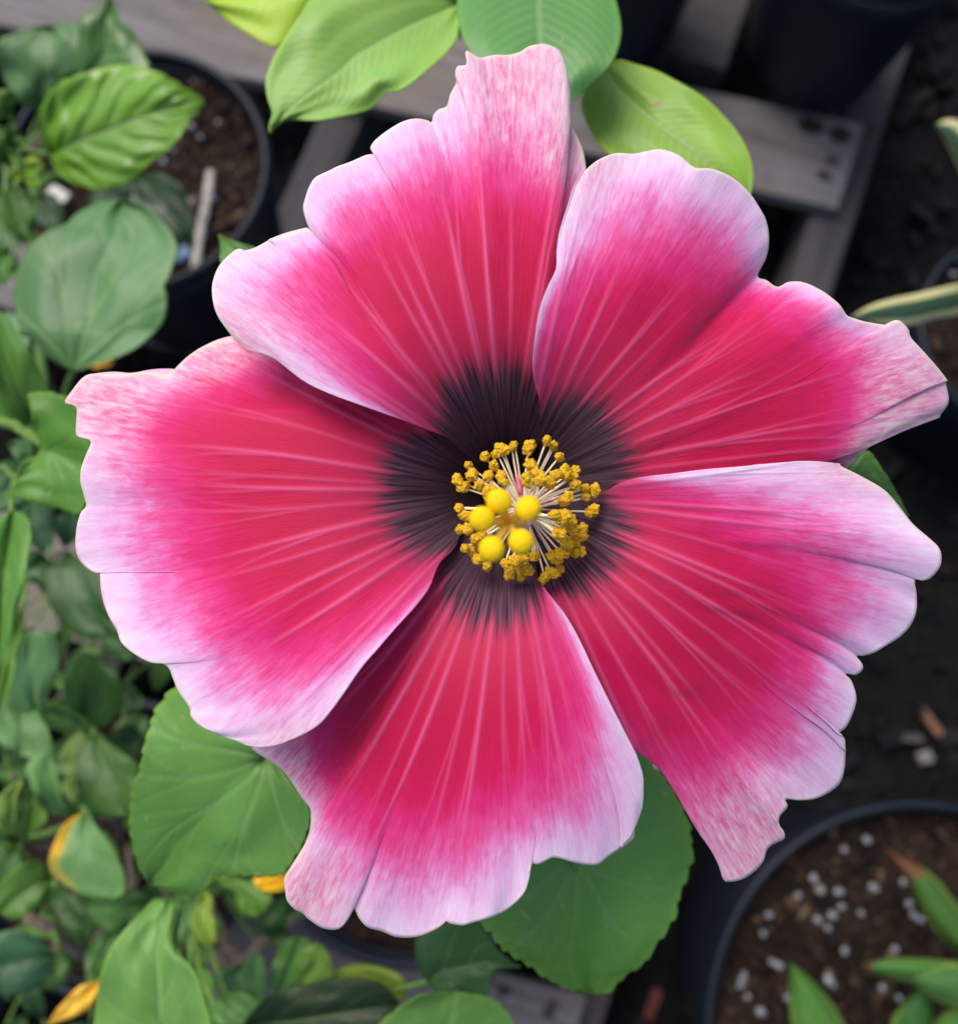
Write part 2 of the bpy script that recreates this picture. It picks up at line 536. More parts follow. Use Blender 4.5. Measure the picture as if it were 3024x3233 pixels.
# ------------------------------------------------------------------ pallet
def build_pallet():
    a = G(*T1(0, 1789, 0), -.018); b = G(*T1(0, 1163, 1987), -.018)
    u = (a - b); u[2] = 0; u /= np.linalg.norm(u)          # along the stringers (away from the viewer)
    r = np.array([u[1], -u[0], 0])                          # to the right, along the slats
    ang = math.atan2(r[1], r[0])
    origin = b.copy(); origin[2] = 0
    t = thing('wooden_pallet', 'weathered grey wooden pallet with gaps between its slats, under the pots', 'pallet', (origin[0], origin[1], GROUND_Z))
    t.rotation_euler = (0, 0, ang)
    def loc(p):                                             # world xy -> pallet frame
        dlt = np.asarray(p)[:2] - origin[:2]
        return dlt @ r[:2], dlt @ u[:2]
    def board(name, x0, x1, y0, y1, z0, z1, seed, parent=t, wob=.0015, skew=0.0):
        rg = np.random.default_rng(seed)
        nx, ny = 24, 6
        X, Y = np.meshgrid(np.linspace(0, 1, nx), np.linspace(0, 1, ny), indexing='ij')
        lo = y0 + wob * noise1(np.linspace(0, 9, nx), seed); hi = y1 + wob * noise1(np.linspace(0, 9, nx), seed + 50)
        px = x0 + (x1 - x0) * X; py = lo[:, None] * (1 - Y) + hi[:, None] * Y + skew * (px - x1)
        rim = np.minimum(np.minimum(Y, 1 - Y) * (y1 - y0), np.minimum(X, 1 - X) * (x1 - x0))
        top = z1 - np.where(rim < .0005, .002, 0) + .0006 * noise2(X * 20, Y * 4, seed)
        bot = np.full_like(top, z0)
        Vt = np.stack([px, py, top], -1).reshape(-1, 3); Vb = np.stack([px, py, bot], -1).reshape(-1, 3)
        f1 = grid_faces(nx, ny); n0 = nx * ny
        f2 = (grid_faces(nx, ny) + n0)[:, ::-1]
        side = []
        ring = [i * ny for i in range(nx)] + [(nx - 1) * ny + j for j in range(1, ny)] + [i * ny + ny - 1 for i in range(nx - 2, -1, -1)] + [j for j in range(ny - 2, 0, -1)]
        for k in range(len(ring)):
            p, q = ring[k], ring[(k + 1) % len(ring)]
            side.append((q, p, p + n0, q + n0))
        me = mesh_from(np.concatenate([Vt, Vb]), f1.tolist() + f2.tolist() + side, smooth=False, name=name)
        return obj(name, me, M_WOOD, parent)
    gz = -GROUND_Z                                          # deck height in the pallet frame
    s1 = loc(G(*T1(0, 1632, 403), 0)); s1b = loc(G(*T1(0, 1675, 232), 0)); s2 = loc(G(*T1(0, 1107, 1923), 0))
    top0 = loc(G(*T1(0, 1735, 32), 0))
    wS = s1b[1] - s1[1]
    fl = loc(G(*T1(0, 478, 150), 0))
    SKEW = (fl[1] - s1[1]) / (fl[0] - s1[0])
    xr = (s1[0] + s1b[0]) / 2
    strips = [s1[1], s2[1] - wS, top0[1]]
    gap = (s1[1] - s2[1])
    strips += [s2[1] + gap * .30 - wS / 2, s2[1] + gap * .68 - wS / 2]
    strips += [top0[1] + wS * 1.8, s2[1] - wS * 2.9]
    knots = {0: [T1(3, 1205, 560), T1(3, 1335, 600), T1(3, 1300, 712), T1(3, 1265, 776)], 1: [T1(6, 1220, 1440), T1(6, 1440, 1550), T1(6, 1465, 1505)]}
    for i, y in enumerate(strips):
        sl_ = board('slat', -1.02 + xr, xr + RNG.uniform(-.003, .003), y, y + wS * RNG.uniform(.97, 1.0), gz - .018, gz, 100 + i, skew=SKEW)
        for k, p in enumerate(knots.get(i, [])):
            x, yy = loc(G(*p, 0))
            rad = [.0115, .0105, .006, .0065][k % 4] if i == 0 else [.006, .005, .004][k]
            th = np.linspace(0, 2 * math.pi, 20, endpoint=False)
            rr = rad * (1 + .18 * noise1(np.arange(20) * .7, 7 + k + i))
            V = [(x + q * math.cos(h) * 1.15, yy + q * math.sin(h) * .9, gz + .0007) for q, h in zip(rr, th)] + [(x + q * .75 * math.cos(h) * 1.15, yy + q * .75 * math.sin(h) * .9, gz + .0013) for q, h in zip(rr, th)]
            Fk = [(j, (j + 1) % 20, 20 + (j + 1) % 20, 20 + j) for j in range(20)] + [tuple(range(20, 40))]
            obj('knot' if k < 2 and i == 0 else 'nail_head', mesh_from(V, Fk, name='knot'), M_KNOT if k < 2 and i == 0 else M_NAIL, sl_)
    y0, y1 = min(strips) - .01, max(strips) + wS + .01
    def stringer(x0, x1, seed):
        o = board('stringer', y0, y1, -x1, -x0, .0005, gz - .0195, seed)
        o.rotation_euler = (0, 0, math.pi / 2)
        o.data.materials[0] = M_WOOD_SHADED
        return o
    stringer(-.043, .003, 300)
    m1 = loc(G(*T1(0, 640, 270), -.02))
    stringer(m1[0] - .022, m1[0] + .022, 301)
    stringer(-1.0 + xr, -.956 + xr, 302)
    # short block board seen between the two pots at the far side
    p = loc(G(*T1(0, 1395, 60), 0)); q = loc(G(*T1(0, 1300, 60), 0))
    board('brace', q[0] - .01, p[0] + .02, s1b[1] + .012, top0[1] - .012, gz - .045, gz - .004, 310).data.materials[0] = M_WOOD_SHADED
    return t
build_pallet()

# ------------------------------------------------------------------ pots
def soil_disc(r, z, seed):
    nr, na = 14, 48
    R_, A_ = np.meshgrid(np.linspace(0.0001, r, nr), np.linspace(0, 2 * math.pi, na, endpoint=False), indexing='ij')
    X, Y = R_ * np.cos(A_), R_ * np.sin(A_)
    Z = z + .004 * noise2(X * 40 + 50, Y * 40 + 50, seed) + .002 * noise2(X * 130 + 50, Y * 130 + 50, seed + 1)
    V = np.stack([X, Y, Z], -1).transpose(1, 0, 2).reshape(-1, 3)
    return mesh_from(V, grid_faces(na, nr, wrap=True), name='soil')

PERL = []
for k in range(4):
    bm = bmesh.new()
    bmesh.ops.create_icosphere(bm, subdivisions=1, radius=1)
    rg = np.random.default_rng(60 + k)
    for v in bm.verts: v.co *= rg.uniform(.75, 1.2)
    me = bpy.data.meshes.new('perlite'); bm.to_mesh(me); bm.free()
    me.polygons.foreach_set('use_smooth', np.ones(len(me.polygons), bool))
    me.materials.append(M_PERLITE)
    PERL.append(me)

def pot(label, base, rt, rb, h, seed, soil=.02, ncr=1300, group=None):
    t = thing('nursery_pot', label, 'plant pot', base, group)
    wl = .0028
    prof = [(rb * .2, .0006), (rb - .004, .0006), (rb, .004), (rb + (rt - rb) * .93, h - .016), (rb + (rt - rb) * .93 - wl, h - .016), (rb - wl, .005)]
    prof = [(.001, .0006)] + [(rb - .005, .0006), (rb, .005)] + [(rb + (rt - rb) * k, .005 + (h - .021) * k) for k in np.linspace(.1, .97, 8)]
    prof += [(rb + (rt - rb) * k - wl, .006 + (h - .021) * k) for k in np.linspace(.97, .03, 8)] + [(.001, .004)]
    V, Fc = lathe(prof, 72)
    obj('wall', mesh_from(V, Fc, name='pot_wall'), M_POT, t)
    rim = [(rt - .0045, h - .0155), (rt + .0012, h - .0155), (rt + .0022, h - .012), (rt + .0022, h - .004), (rt + .0005, h - .0006), (rt - .002, h), (rt - .0042, h - .001), (rt - .0052, h - .005), (rt - .0045, h - .0155)]
    V, Fc = lathe(rim, 72)
    obj('rim', mesh_from(V, Fc, name='pot_rim'), M_POT, t)
    zs = h - soil
    rs = rb + (rt - rb) * (zs / h) * .97 - wl - .0004
    s = obj('soil', soil_disc(rs, zs, seed), M_SOIL, t)
    rg = np.random.default_rng(seed)
    rr = rs * np.sqrt(rg.uniform(0, .94, ncr)); aa = rg.uniform(0, 2 * math.pi, ncr)
    pl = np.array([srgb(58, 42, 34), srgb(84, 62, 48), srgb(40, 30, 26), srgb(110, 86, 64), srgb(150, 128, 96), srgb(186, 180, 172)])
    cs = pl[rg.choice(6, ncr, p=[.36, .27, .25, .085, .03, .005])] * rg.uniform(.4, .9, (ncr, 1))
    Ls = rg.gamma(2, .0016, ncr) + .0016
    cr = obj('soil_crumbs', chips_mesh(np.c_[rr * np.cos(aa), rr * np.sin(aa), zs + rg.uniform(-.001, .005, ncr)], np.c_[Ls, Ls * rg.uniform(.4, .9, ncr), Ls * .6], cs, rng=rg), M_CRUMB, s)
    cr['kind'] = 'stuff'
    return t, s, zs, rs

def add_perlite(t, s, zs, pts, rmin=.0022, rmax=.0036, seed=5):
    rg = np.random.default_rng(seed)
    base = np.array(t.location)
    for p in pts:
        q = G(*p, base[2] + zs) - base
        o = obj('perlite', PERL[rg.integers(4)], None, s)
        o.location = (q[0], q[1], zs + .004)
        k = rg.uniform(rmin, rmax) * 1.35
        o.scale = (k, k * rg.uniform(.75, 1.0), k * .8)
        o.rotation_euler = tuple(rg.uniform(0, 6, 3))

def pot_at(px, py, zr, zbase):
    c = G(px, py, zr); return (c[0], c[1], zbase)

# pot with the bright-leaved shrub (upper left)
pL = pot('black nursery pot with dark soil around the bright-leaved shrub and white stick', pot_at(*T1(0, 262, 322), .200, .0015), .107, .085, .20, 21, .022)
add_perlite(*pL[:3], T(1, (1105, 735), (1160, 490), (1255, 715), (940, 935), (1380, 1010), (1225, 1150), (1040, 985), (1000, 870), (1150, 800)), .0014, .0028)
# big pot of the strap-leaved plant (lower right)
pB = pot('large black nursery pot with perlite-flecked soil and strappy brown-tipped leaves', pot_at(*T1(0, 1822, 2026), .165, GROUND_Z + .001), .162, .130, .277, 22, .024, 2600)
add_perlite(*pB[:3], T(7, (1410, 1160), (1590, 1240), (1650, 1325), (1610, 1300), (1340, 1290), (1225, 1180), (1240, 1260), (1195, 1305), (1120, 1330), (1170, 1370), (865, 1300), (1015, 1200), (1255, 965), (1370, 910), (1515, 1480), (1255, 1490), (880, 1545), (910, 1560), (720, 1615), (715, 1665), (755, 1725), (820, 1805), (955, 1730), (1170, 1635), (1195, 1660), (1540, 1735), (1450, 1680), (1095, 1110), (835, 1400), (1560, 1130)), .0020, .0034)
# pot standing on the slat end, far right
fb = G(*T1(0, 1530, 212), 0)
dv = fb[:2] / np.linalg.norm(fb[:2])
pT = pot('empty-looking black nursery pot standing on the knotty end of a pallet slat', (fb[0] + dv[0] * .070 - .004, fb[1] + dv[1] * .070, .0015), .094, .070, .205, 23, .03, 500)
# pot of the broad-leaved plant at the far side
qb = G(*T1(0, 1228, 60), 0)
pP = pot('black nursery pot half hidden behind the broad ribbed leaves', (qb[0] - .02, qb[1] + .015, .0015), .082, .066, .17, 24, .02, 300)
# pot at right edge, variegated plant
pV = pot('black nursery pot on the ground holding the cream-edged variegated plant', pot_at(*T1(0, 1995, 640), .07, GROUND_Z + .001), .098, .078, .18, 25, .02, 500)
add_perlite(*pV[:3], T(12, (1110, 1150), (1150, 1050)), .002, .003)
# pot of the hibiscus below its flower
pH = pot('black nursery pot straight below the big pink hibiscus flower', pot_at(*T1(0, 800, 1555), .205, .0015), .108, .086, .205, 26, .022, 500)
# pot of the small-leaved shrub
pS = pot('black nursery pot buried under the small-leaved green shrub', pot_at(*T1(0, 215, 1640), .19, .0015), .100, .080, .19, 27, .022, 700)

# ------------------------------------------------------------------ leaves
def leaf_mesh(outline, base_i, tip_i, zb, zt, col, origin, kind='pinnate', nt=44, nu=30, arch=.006, fold=.006, wave=.003, seed=0,
              nveins=7, twist=0.0, yellow=None, tipcol=None, teeth=0, edgecol=None, vstr=1.0, midcol=None, corr=.0):
    pts = [tuple(p) for p in outline]
    n = len(pts)
    k = base_i % n; e = tip_i % n
    A = []; i = k
    while True:
        A.append(pts[i]);
        if i == e: break
        i = (i + 1) % n
    B = []; i = k
    while True:
        B.append(pts[i])
        if i == e: break
        i = (i - 1) % n
    if teeth:
        def tooth(C):
            C = resample(C, nt)
            s = np.linspace(0, 1, nt)
            tn = np.gradient(C, axis=0); tn /= np.linalg.norm(tn, axis=1)[:, None] + 1e-9
            nm = np.stack([-tn[:, 1], tn[:, 0]], -1)
            ctr = np.mean(pts, axis=0)
            sg = np.sign(((C - ctr) * nm).sum(1))[:, None]
            saw = ((s * teeth + .3 * noise1(s * teeth * .7, seed + 3)) % 1.0) - .5
            amp = np.linalg.norm(np.ptp(np.array(pts), axis=0)) * .010 * (1 + .5 * noise1(s * teeth, seed + 8))
            return nm * sg * (saw * amp * sstep(.05, .2, s) * sstep(1.0, .93, s))[:, None]
        nt = max(nt, 110)
        tA, tB = tooth(A), tooth(B)
    Lc, Rc = resample(A, nt), resample(B, nt)
    t = np.linspace(0, 1, nt)
    st = np.array(pts[k])[None] * (1 - t[:, None]) + np.array(pts[e])[None] * t[:, None]
    Mid = .55 * (Lc + Rc) / 2 + .45 * st
    u = np.linspace(-1, 1, nu)
    Tm, U = np.meshgrid(t, u, indexing='ij')
    P = np.where((U < 0)[..., None], Mid[:, None] * (1 + U[..., None]) - Lc[:, None] * U[..., None], Mid[:, None] * (1 - U[..., None]) + Rc[:, None] * U[..., None])
    au = np.abs(U)
    if teeth:
        P = P + np.where((U < 0)[..., None], tA[:, None], tB[:, None]) * (au ** 10)[..., None]
    size = np.linalg.norm(np.array(pts[e]) - np.array(pts[k]))
    if kind == 'pinnate':
        ph = Tm * nveins - au * nveins * .33 + .12 * noise1(Tm * 9, seed + 2)
        dv_ = np.abs(ph - np.round(ph)) / nveins
        side = np.exp(-(dv_ / .011) ** 2) * (.75 - .5 * au) * sstep(0, .06, Tm)
        mid = np.exp(-(au / (.045 * (1.15 - Tm))) ** 2)
        vein = np.maximum(mid, side * vstr)
        relief = side * .0004 + mid * .0010 + corr * np.cos(2 * np.pi * ph) * sstep(0, .25, au) * sstep(1.0, .8, au)
    elif kind == 'parallel':
        ph = Tm * nveins - au * nveins * .16 - au ** 3 * nveins * .10
        dv_ = np.abs(ph - np.round(ph)) / nveins
        side = np.exp(-(dv_ / .009) ** 2) * (.42 - .2 * au)
        mid = np.exp(-(au / (.05 * (1.15 - Tm))) ** 2)
        vein = np.maximum(mid, side * vstr)
        relief = side * .00018 + mid * .0002
    elif kind == 'palmate':
        bp = np.array(pts[k]); ax = np.array(pts[e]) - bp
        d = P - bp
        rr = np.linalg.norm(d, axis=2) / size
        th = np.arctan2(d[..., 0] * ax[1] - d[..., 1] * ax[0], d @ ax)
        vein = np.zeros_like(rr)
        for j, a0 in enumerate((-1.15, -.62, -.05, .55, 1.1)):
            ak = a0 + .12 * np.sin(rr * 4 + j)
            vein = np.maximum(vein, np.exp(-((th - ak) * rr / (.011 * (1.2 - rr * .8))) ** 2) * sstep(1.05, .7, rr))
            for s_ in (-1, 1):
                for f0 in (.36, .60):
                    ab = ak + s_ * .55 * np.clip(rr - f0, 0, 1)
                    vein = np.maximum(vein, .5 * np.exp(-((th - ab) * rr / .007) ** 2) * (rr > f0) * sstep(.98, .75, rr))
        relief = vein * .0004
        vein = vein * .65
    else:
        vein = .35 * (np.cos(U * 26) > .6) * (1 - au * .4)
        relief = vein * .0002
    if kind == 'strap':
        zfold = fold * au ** 2
    else:
        zfold = -fold * au + fold * .7 * au ** 2
    Z = zb + (zt - zb) * Tm - arch * 4 * Tm * (1 - Tm) + zfold + twist * U * Tm
    Z = Z + wave * au ** 2 * noise1(Tm * 5 + 3 * np.sign(U), seed + 1) + .35 * wave * noise2(Tm * 4 + 9, U * 3 + 9, seed + 5) + relief
    V = W(P[..., 0], P[..., 1], Z).reshape(-1, 3) - np.asarray(origin)
    Fc = grid_faces(nt, nu)[:, ::-1]
    n_ = np.cross(V[Fc[:, 1]] - V[Fc[:, 0]], V[Fc[:, 2]] - V[Fc[:, 0]]).sum(0)
    if n_[2] < 0: Fc = Fc[:, ::-1]
    me = mesh_from(V, Fc, name='leaf')
    C = np.broadcast_to(np.asarray(col, float), (nt, nu, 3)).copy()
    C *= (1 + .16 * noise2(Tm * 3 + 5, U * 2 + 5, seed + 6))[..., None]
    if kind != 'strap':
        f = (.45 * sstep(.88, 1.0, au))[..., None]
        C = C * (1 - f) + C * np.array([1.7, 1.35, .9]) * f
    if edgecol is not None:
        f = sstep(edgecol[1], edgecol[1] + edgecol[2], au)[..., None]
        C = C * (1 - f) + np.asarray(edgecol[0]) * f
    if yellow is not None:
        c, fn = yellow
        f = fn(Tm, U)[..., None]
        C = C * (1 - f) + np.asarray(c) * f
    if tipcol is not None:
        f = sstep(tipcol[1], tipcol[1] + .05, Tm + .04 * noise1(U * 3, seed))[..., None]
        C = C * (1 - f) + np.asarray(tipcol[0]) * f
    attr_c(me, 'tint', C.reshape(-1, 3))
    attr_f(me, 'vein', vein)
    attr_v(me, 'lc', np.stack([Tm + seed * 1.37, U * .5, np.full_like(U, seed * .71)], -1).reshape(-1, 3))
    return me

class Plant:
    def __init__(s, name, label, cat, base, group=None):
        s.base = np.array(base, float)
        s.root = thing(name, label, cat, base, group)
        s.nodes = []
        s.seed = abs(hash(name)) % 1 + len(name) * 13
    def stem(s, path, r0, r1, mat=None, name='stem', n=16, nodes=True):
        p = resample(path, n)
        p += np.c_[noise1(np.linspace(0, 5, n), s.seed), noise1(np.linspace(0, 5, n), s.seed + 1), np.zeros(n)] * .003 * np.minimum(1, np.linspace(0, 4, n))[:, None]
        V, Fc = tube(p - s.base, np.linspace(r0, r1, n), 10)
        s.seed += 2
        o = obj(name, mesh_from(V, Fc, name=name), mat or M_STEM, s.root)
        if nodes: s.nodes += [q for q in p]
        return o
    def leaf(s, outline, bi, ti, zb, zt, col, petiole=True, mat=None, pr=.0011, to=None, sag=.0, **kw):
        s.seed += 1
        kw.setdefault('seed', s.seed)
        me = leaf_mesh(outline, bi, ti, zb, zt, np.asarray(col), s.base, **kw)
        o = obj('leaf', me, mat or M_LEAF, s.root)
        sm = o.modifiers.new('thickness', 'SOLIDIFY'); sm.thickness = .00035; sm.offset = -1
        if petiole and (s.nodes or to is not None):
            n_ = len(outline)
            b = W(*outline[bi % n_], zb + .0012)
            if to is None:
                dd = [np.linalg.norm(q - b) + 2.0 * max(0, q[2] - (b[2] - .015)) for q in s.nodes]
                q = s.nodes[int(np.argmin(dd))]
            else:
                q = np.asarray(to)
            inn = W(*(np.array(outline[bi % n_]) * .93 + np.array(outline[ti % n_]) * .07), zb + (zt - zb) * .07 + .0012)
            m_ = (b + q) / 2; m_[2] = max(b[2], q[2]) - .25 * abs(b[2] - q[2])
            dirn = b - inn
            m_ = m_ * .6 + (b + dirn / (np.linalg.norm(dirn) + 1e-9) * np.linalg.norm(b - q) * .4) * .4
            path = np.concatenate([[inn], bez(b, m_, q, 9)])
            V, Fc = tube(path - s.base, np.linspace(pr * .8, pr * 1.15, len(path)), 7)
            obj('petiole', mesh_from(V, Fc, name='petiole'), M_PETIOLE, o)
        return o

def ovate(base, tip, width, asym=0.0, tipp=.12, shape=.42, n=9):
    b = np.array(base, float); e = np.array(tip, float)
    d = e - b; nrm = np.array([-d[1], d[0]]) / (np.linalg.norm(d) + 1e-9)
    t = np.linspace(0, 1, n)[1:-1]
    wv = np.sin(np.pi * t ** (.72 if shape < .5 else 1.0)) ** .8 * width / 2
    L_ = [tuple(b + d * k + nrm * q * (1 + asym)) for k, q in zip(t, wv)]
    R_ = [tuple(b + d * k - nrm * q * (1 - asym)) for k, q in zip(t, wv)]
    return [tuple(b)] + L_ + [tuple(e)] + R_[::-1], 0, n - 1
# === PART2 ===
def lc(r, g, b, k=.98): return srgb(r, g, b) * k * np.array([1.12, 1.03, .84])
def near_i(out, p):
    return int(np.argmin([np.hypot(a[0] - p[0], a[1] - p[1]) for a in out]))
def spot(z, px, py): return W(px, py, z)
YEL = lc(226, 186, 40, .9)

# ------------------------------------------------------------------ the hibiscus flower
B0 = np.array(T1(8, 905, 880))
TIPS = [(1000, 150, 130), (1110, 280, 90), (195, 765, 130), (430, 690, 110), (1450, 1640, 130), (1770, 770, 130), (1660, 880, 70), (590, 1740, 90), (570, 1480, 80)]
def petal_depth(P, a, v, r, seed):
    Z = D0 + .046 * np.exp(-(r / 235.0) ** 1.5) - .004 * np.sin(np.pi * np.clip(v, 0, 1))
    Z = Z + .0066 * (r / 700.0) * (2 * a - 1) * sstep(60, 260, r)          # one edge over, one edge under its neighbour
    Z = Z + .0060 * v ** 4                                                  # margin rolls back
    s = a * 9
    Z = Z + .0034 * v ** 5 * snoise(s * .62, seed) + .0011 * v ** 12 * snoise(s * 2.3, seed + 1) * sstep(-.3, .6, snoise(s * .7, seed + 9))
    Z = Z + .0011 * v ** 2 * snoise(a * 4.2 + 2, seed + 2) * sstep(.1, .5, v)
    Z = Z + .00045 * v * snoise(a * 11 + v * 2.0, seed + 4) * snoise(v * 5 + a * 3, seed + 5)
    return Z

def build_petal(root, base, EO, RM, EU, red, seed, nveins, rdark):
    NA, NV = 300, 132
    v = np.linspace(0, 1, NV)
    eo = resample([tuple(B0)] + EO, NV); eu = resample([tuple(B0)] + EU[::-1], NV)
    rm = resample([EO[-1]] + RM + [EU[0]], NA)
    a = np.linspace(0, 1, NA)
    A, V_ = np.meshgrid(a, v, indexing='ij')
    ks = np.exp(-(np.arange(-30, 31) / 7.0) ** 2); ks /= ks.sum()
    ext = np.concatenate([2 * rm[0] - rm[30:0:-1], rm, 2 * rm[-1] - rm[-2:-32:-1]])
    sm_rm = np.stack([np.convolve(ext[:, k_], ks, 'valid') for k_ in (0, 1)], -1)
    wv = sstep(.62, .97, V_)[..., None]
    q = sm_rm[:, None] * (1 - wv) + rm[:, None] * wv - B0
    P = B0 + V_[..., None] * q + (1 - A)[..., None] * ((eo - B0)[None] - V_[..., None] * (rm[0] - B0)) + A[..., None] * ((eu - B0)[None] - V_[..., None] * (rm[-1] - B0))
    r = np.linalg.norm(P - B0, axis=2)
    flat = P.reshape(-1, 2)
    redpts = resample([tuple(B0)] + [T1(0, *p) for p in red] + [tuple(B0)], 140, smooth=False)
    k = 24
    free = np.concatenate([eo[12:], rm])
    d_red = seg_dist(flat, redpts[4:-4]); ins = in_poly(flat, redpts)
    d_edge = seg_dist(flat, free[::2])
    tone = np.where(ins, -np.minimum(1, d_red / 230.0), d_red / (d_red + d_edge + 6.0)).reshape(NA, NV)
    tone = np.where(tone > 0, tone ** 1.25, tone)
    kb = np.exp(-(np.arange(-12, 13) / 6.0) ** 2); kb /= kb.sum()
    for ax_ in (0, 1):
        tp = np.pad(tone, [(12, 12), (0, 0)] if ax_ == 0 else [(0, 0), (12, 12)], mode='edge')
        tone = np.apply_along_axis(lambda c_: np.convolve(c_, kb, 'valid'), ax_, tp)
    # veins
    cdir = rm.mean(0) - B0; cdir /= np.linalg.norm(cdir)
    Bv = B0 + cdir * 25.0
    dP = P - Bv
    TH = np.arctan2(cdir[0] * dP[..., 1] - cdir[1] * dP[..., 0], dP @ cdir)
    RV = np.linalg.norm(dP, axis=2)
    sel = (RV > 330) & (np.abs(TH) < 1.5)
    t0, t1 = np.percentile(TH[sel], 1), np.percentile(TH[sel], 99)
    AA = (TH - t0) / (t1 - t0)
    gw = RV * (t1 - t0)                                                     # photo pixels per unit of the fan coordinate
    rg = np.random.default_rng(seed)
    vein = np.zeros_like(A)
    for j in range(nveins):
        ak = (j + .5 + rg.uniform(-.42, .42)) / nveins
        bend = rg.uniform(-.05, .05)
        st = rg.uniform(.75, 1.0) if j % 2 == 0 else rg.uniform(.35, .7)
        end = rg.uniform(.70, .90)
        c = ak + bend * (V_ - .3) ** 2 * 2 + .002 * np.sin(V_ * 7 + j)
        wd = 10 * (1.15 - .85 * V_) * (.75 + .4 * st)
        fade = sstep(end + .12, end - .25, V_)
        vein = np.maximum(vein, st * fade * np.exp(-((AA - c) * gw / wd) ** 2))
        for sg in (-1, 1):
            if rg.uniform() < .65:
                f0 = rg.uniform(.42, .66); sl = rg.uniform(.06, .14) * sg
                cb = c + sl * np.clip(V_ - f0, 0, 1)
                vein = np.maximum(vein, .7 * st * (V_ > f0) * fade * np.exp(-((AA - cb) * gw / (wd * .7)) ** 2))
    rd = 1.12 * rdark * (1 - .30 * np.abs(2 * A - 1) ** 3.0)
    Z = petal_depth(P, A, V_, r, seed) - vein * .00025
    X = W(P[..., 0], P[..., 1], Z)
    me = mesh_from(X.reshape(-1, 3) - base, grid_faces(NA, NV), name='petal')
    nz = me.polygons[len(me.polygons) // 2].normal.z
    if nz < 0:
        me.flip_normals()
    attr_f(me, 'tone', tone); attr_f(me, 'vein', vein); attr_f(me, 'edge', seg_dist(flat, rm[::2]))
    wm = np.zeros(len(flat))
    for tx, ty, tr in TIPS:
        q_ = np.array(T1(0, tx, ty))
        wm = np.maximum(wm, np.exp(-(np.linalg.norm(flat - q_, axis=1) / (tr * 1.6267)) ** 2))
    attr_f(me, 'warm', wm)
    attr_f(me, 'rad', r / rd)
    attr_v(me, 'pc', np.stack([AA + seed * 3.1, RV / 820.0 + seed * 1.7, np.full_like(A, seed)], -1).reshape(-1, 3))
    o = obj('petal', me, M_PETAL, root)
    sm = o.modifiers.new('thickness', 'SOLIDIFY'); sm.thickness = .0003; sm.offset = -1
    return o

hbase = np.array([pH[0].location.x, pH[0].location.y, pH[0].location.z + pH[2]])
hib = Plant('hibiscus_plant', 'hibiscus plant with one huge pink flower, crimson petals around a dark eye', 'hibiscus', tuple(hbase))
throat = W(*B0, D0 + .048)

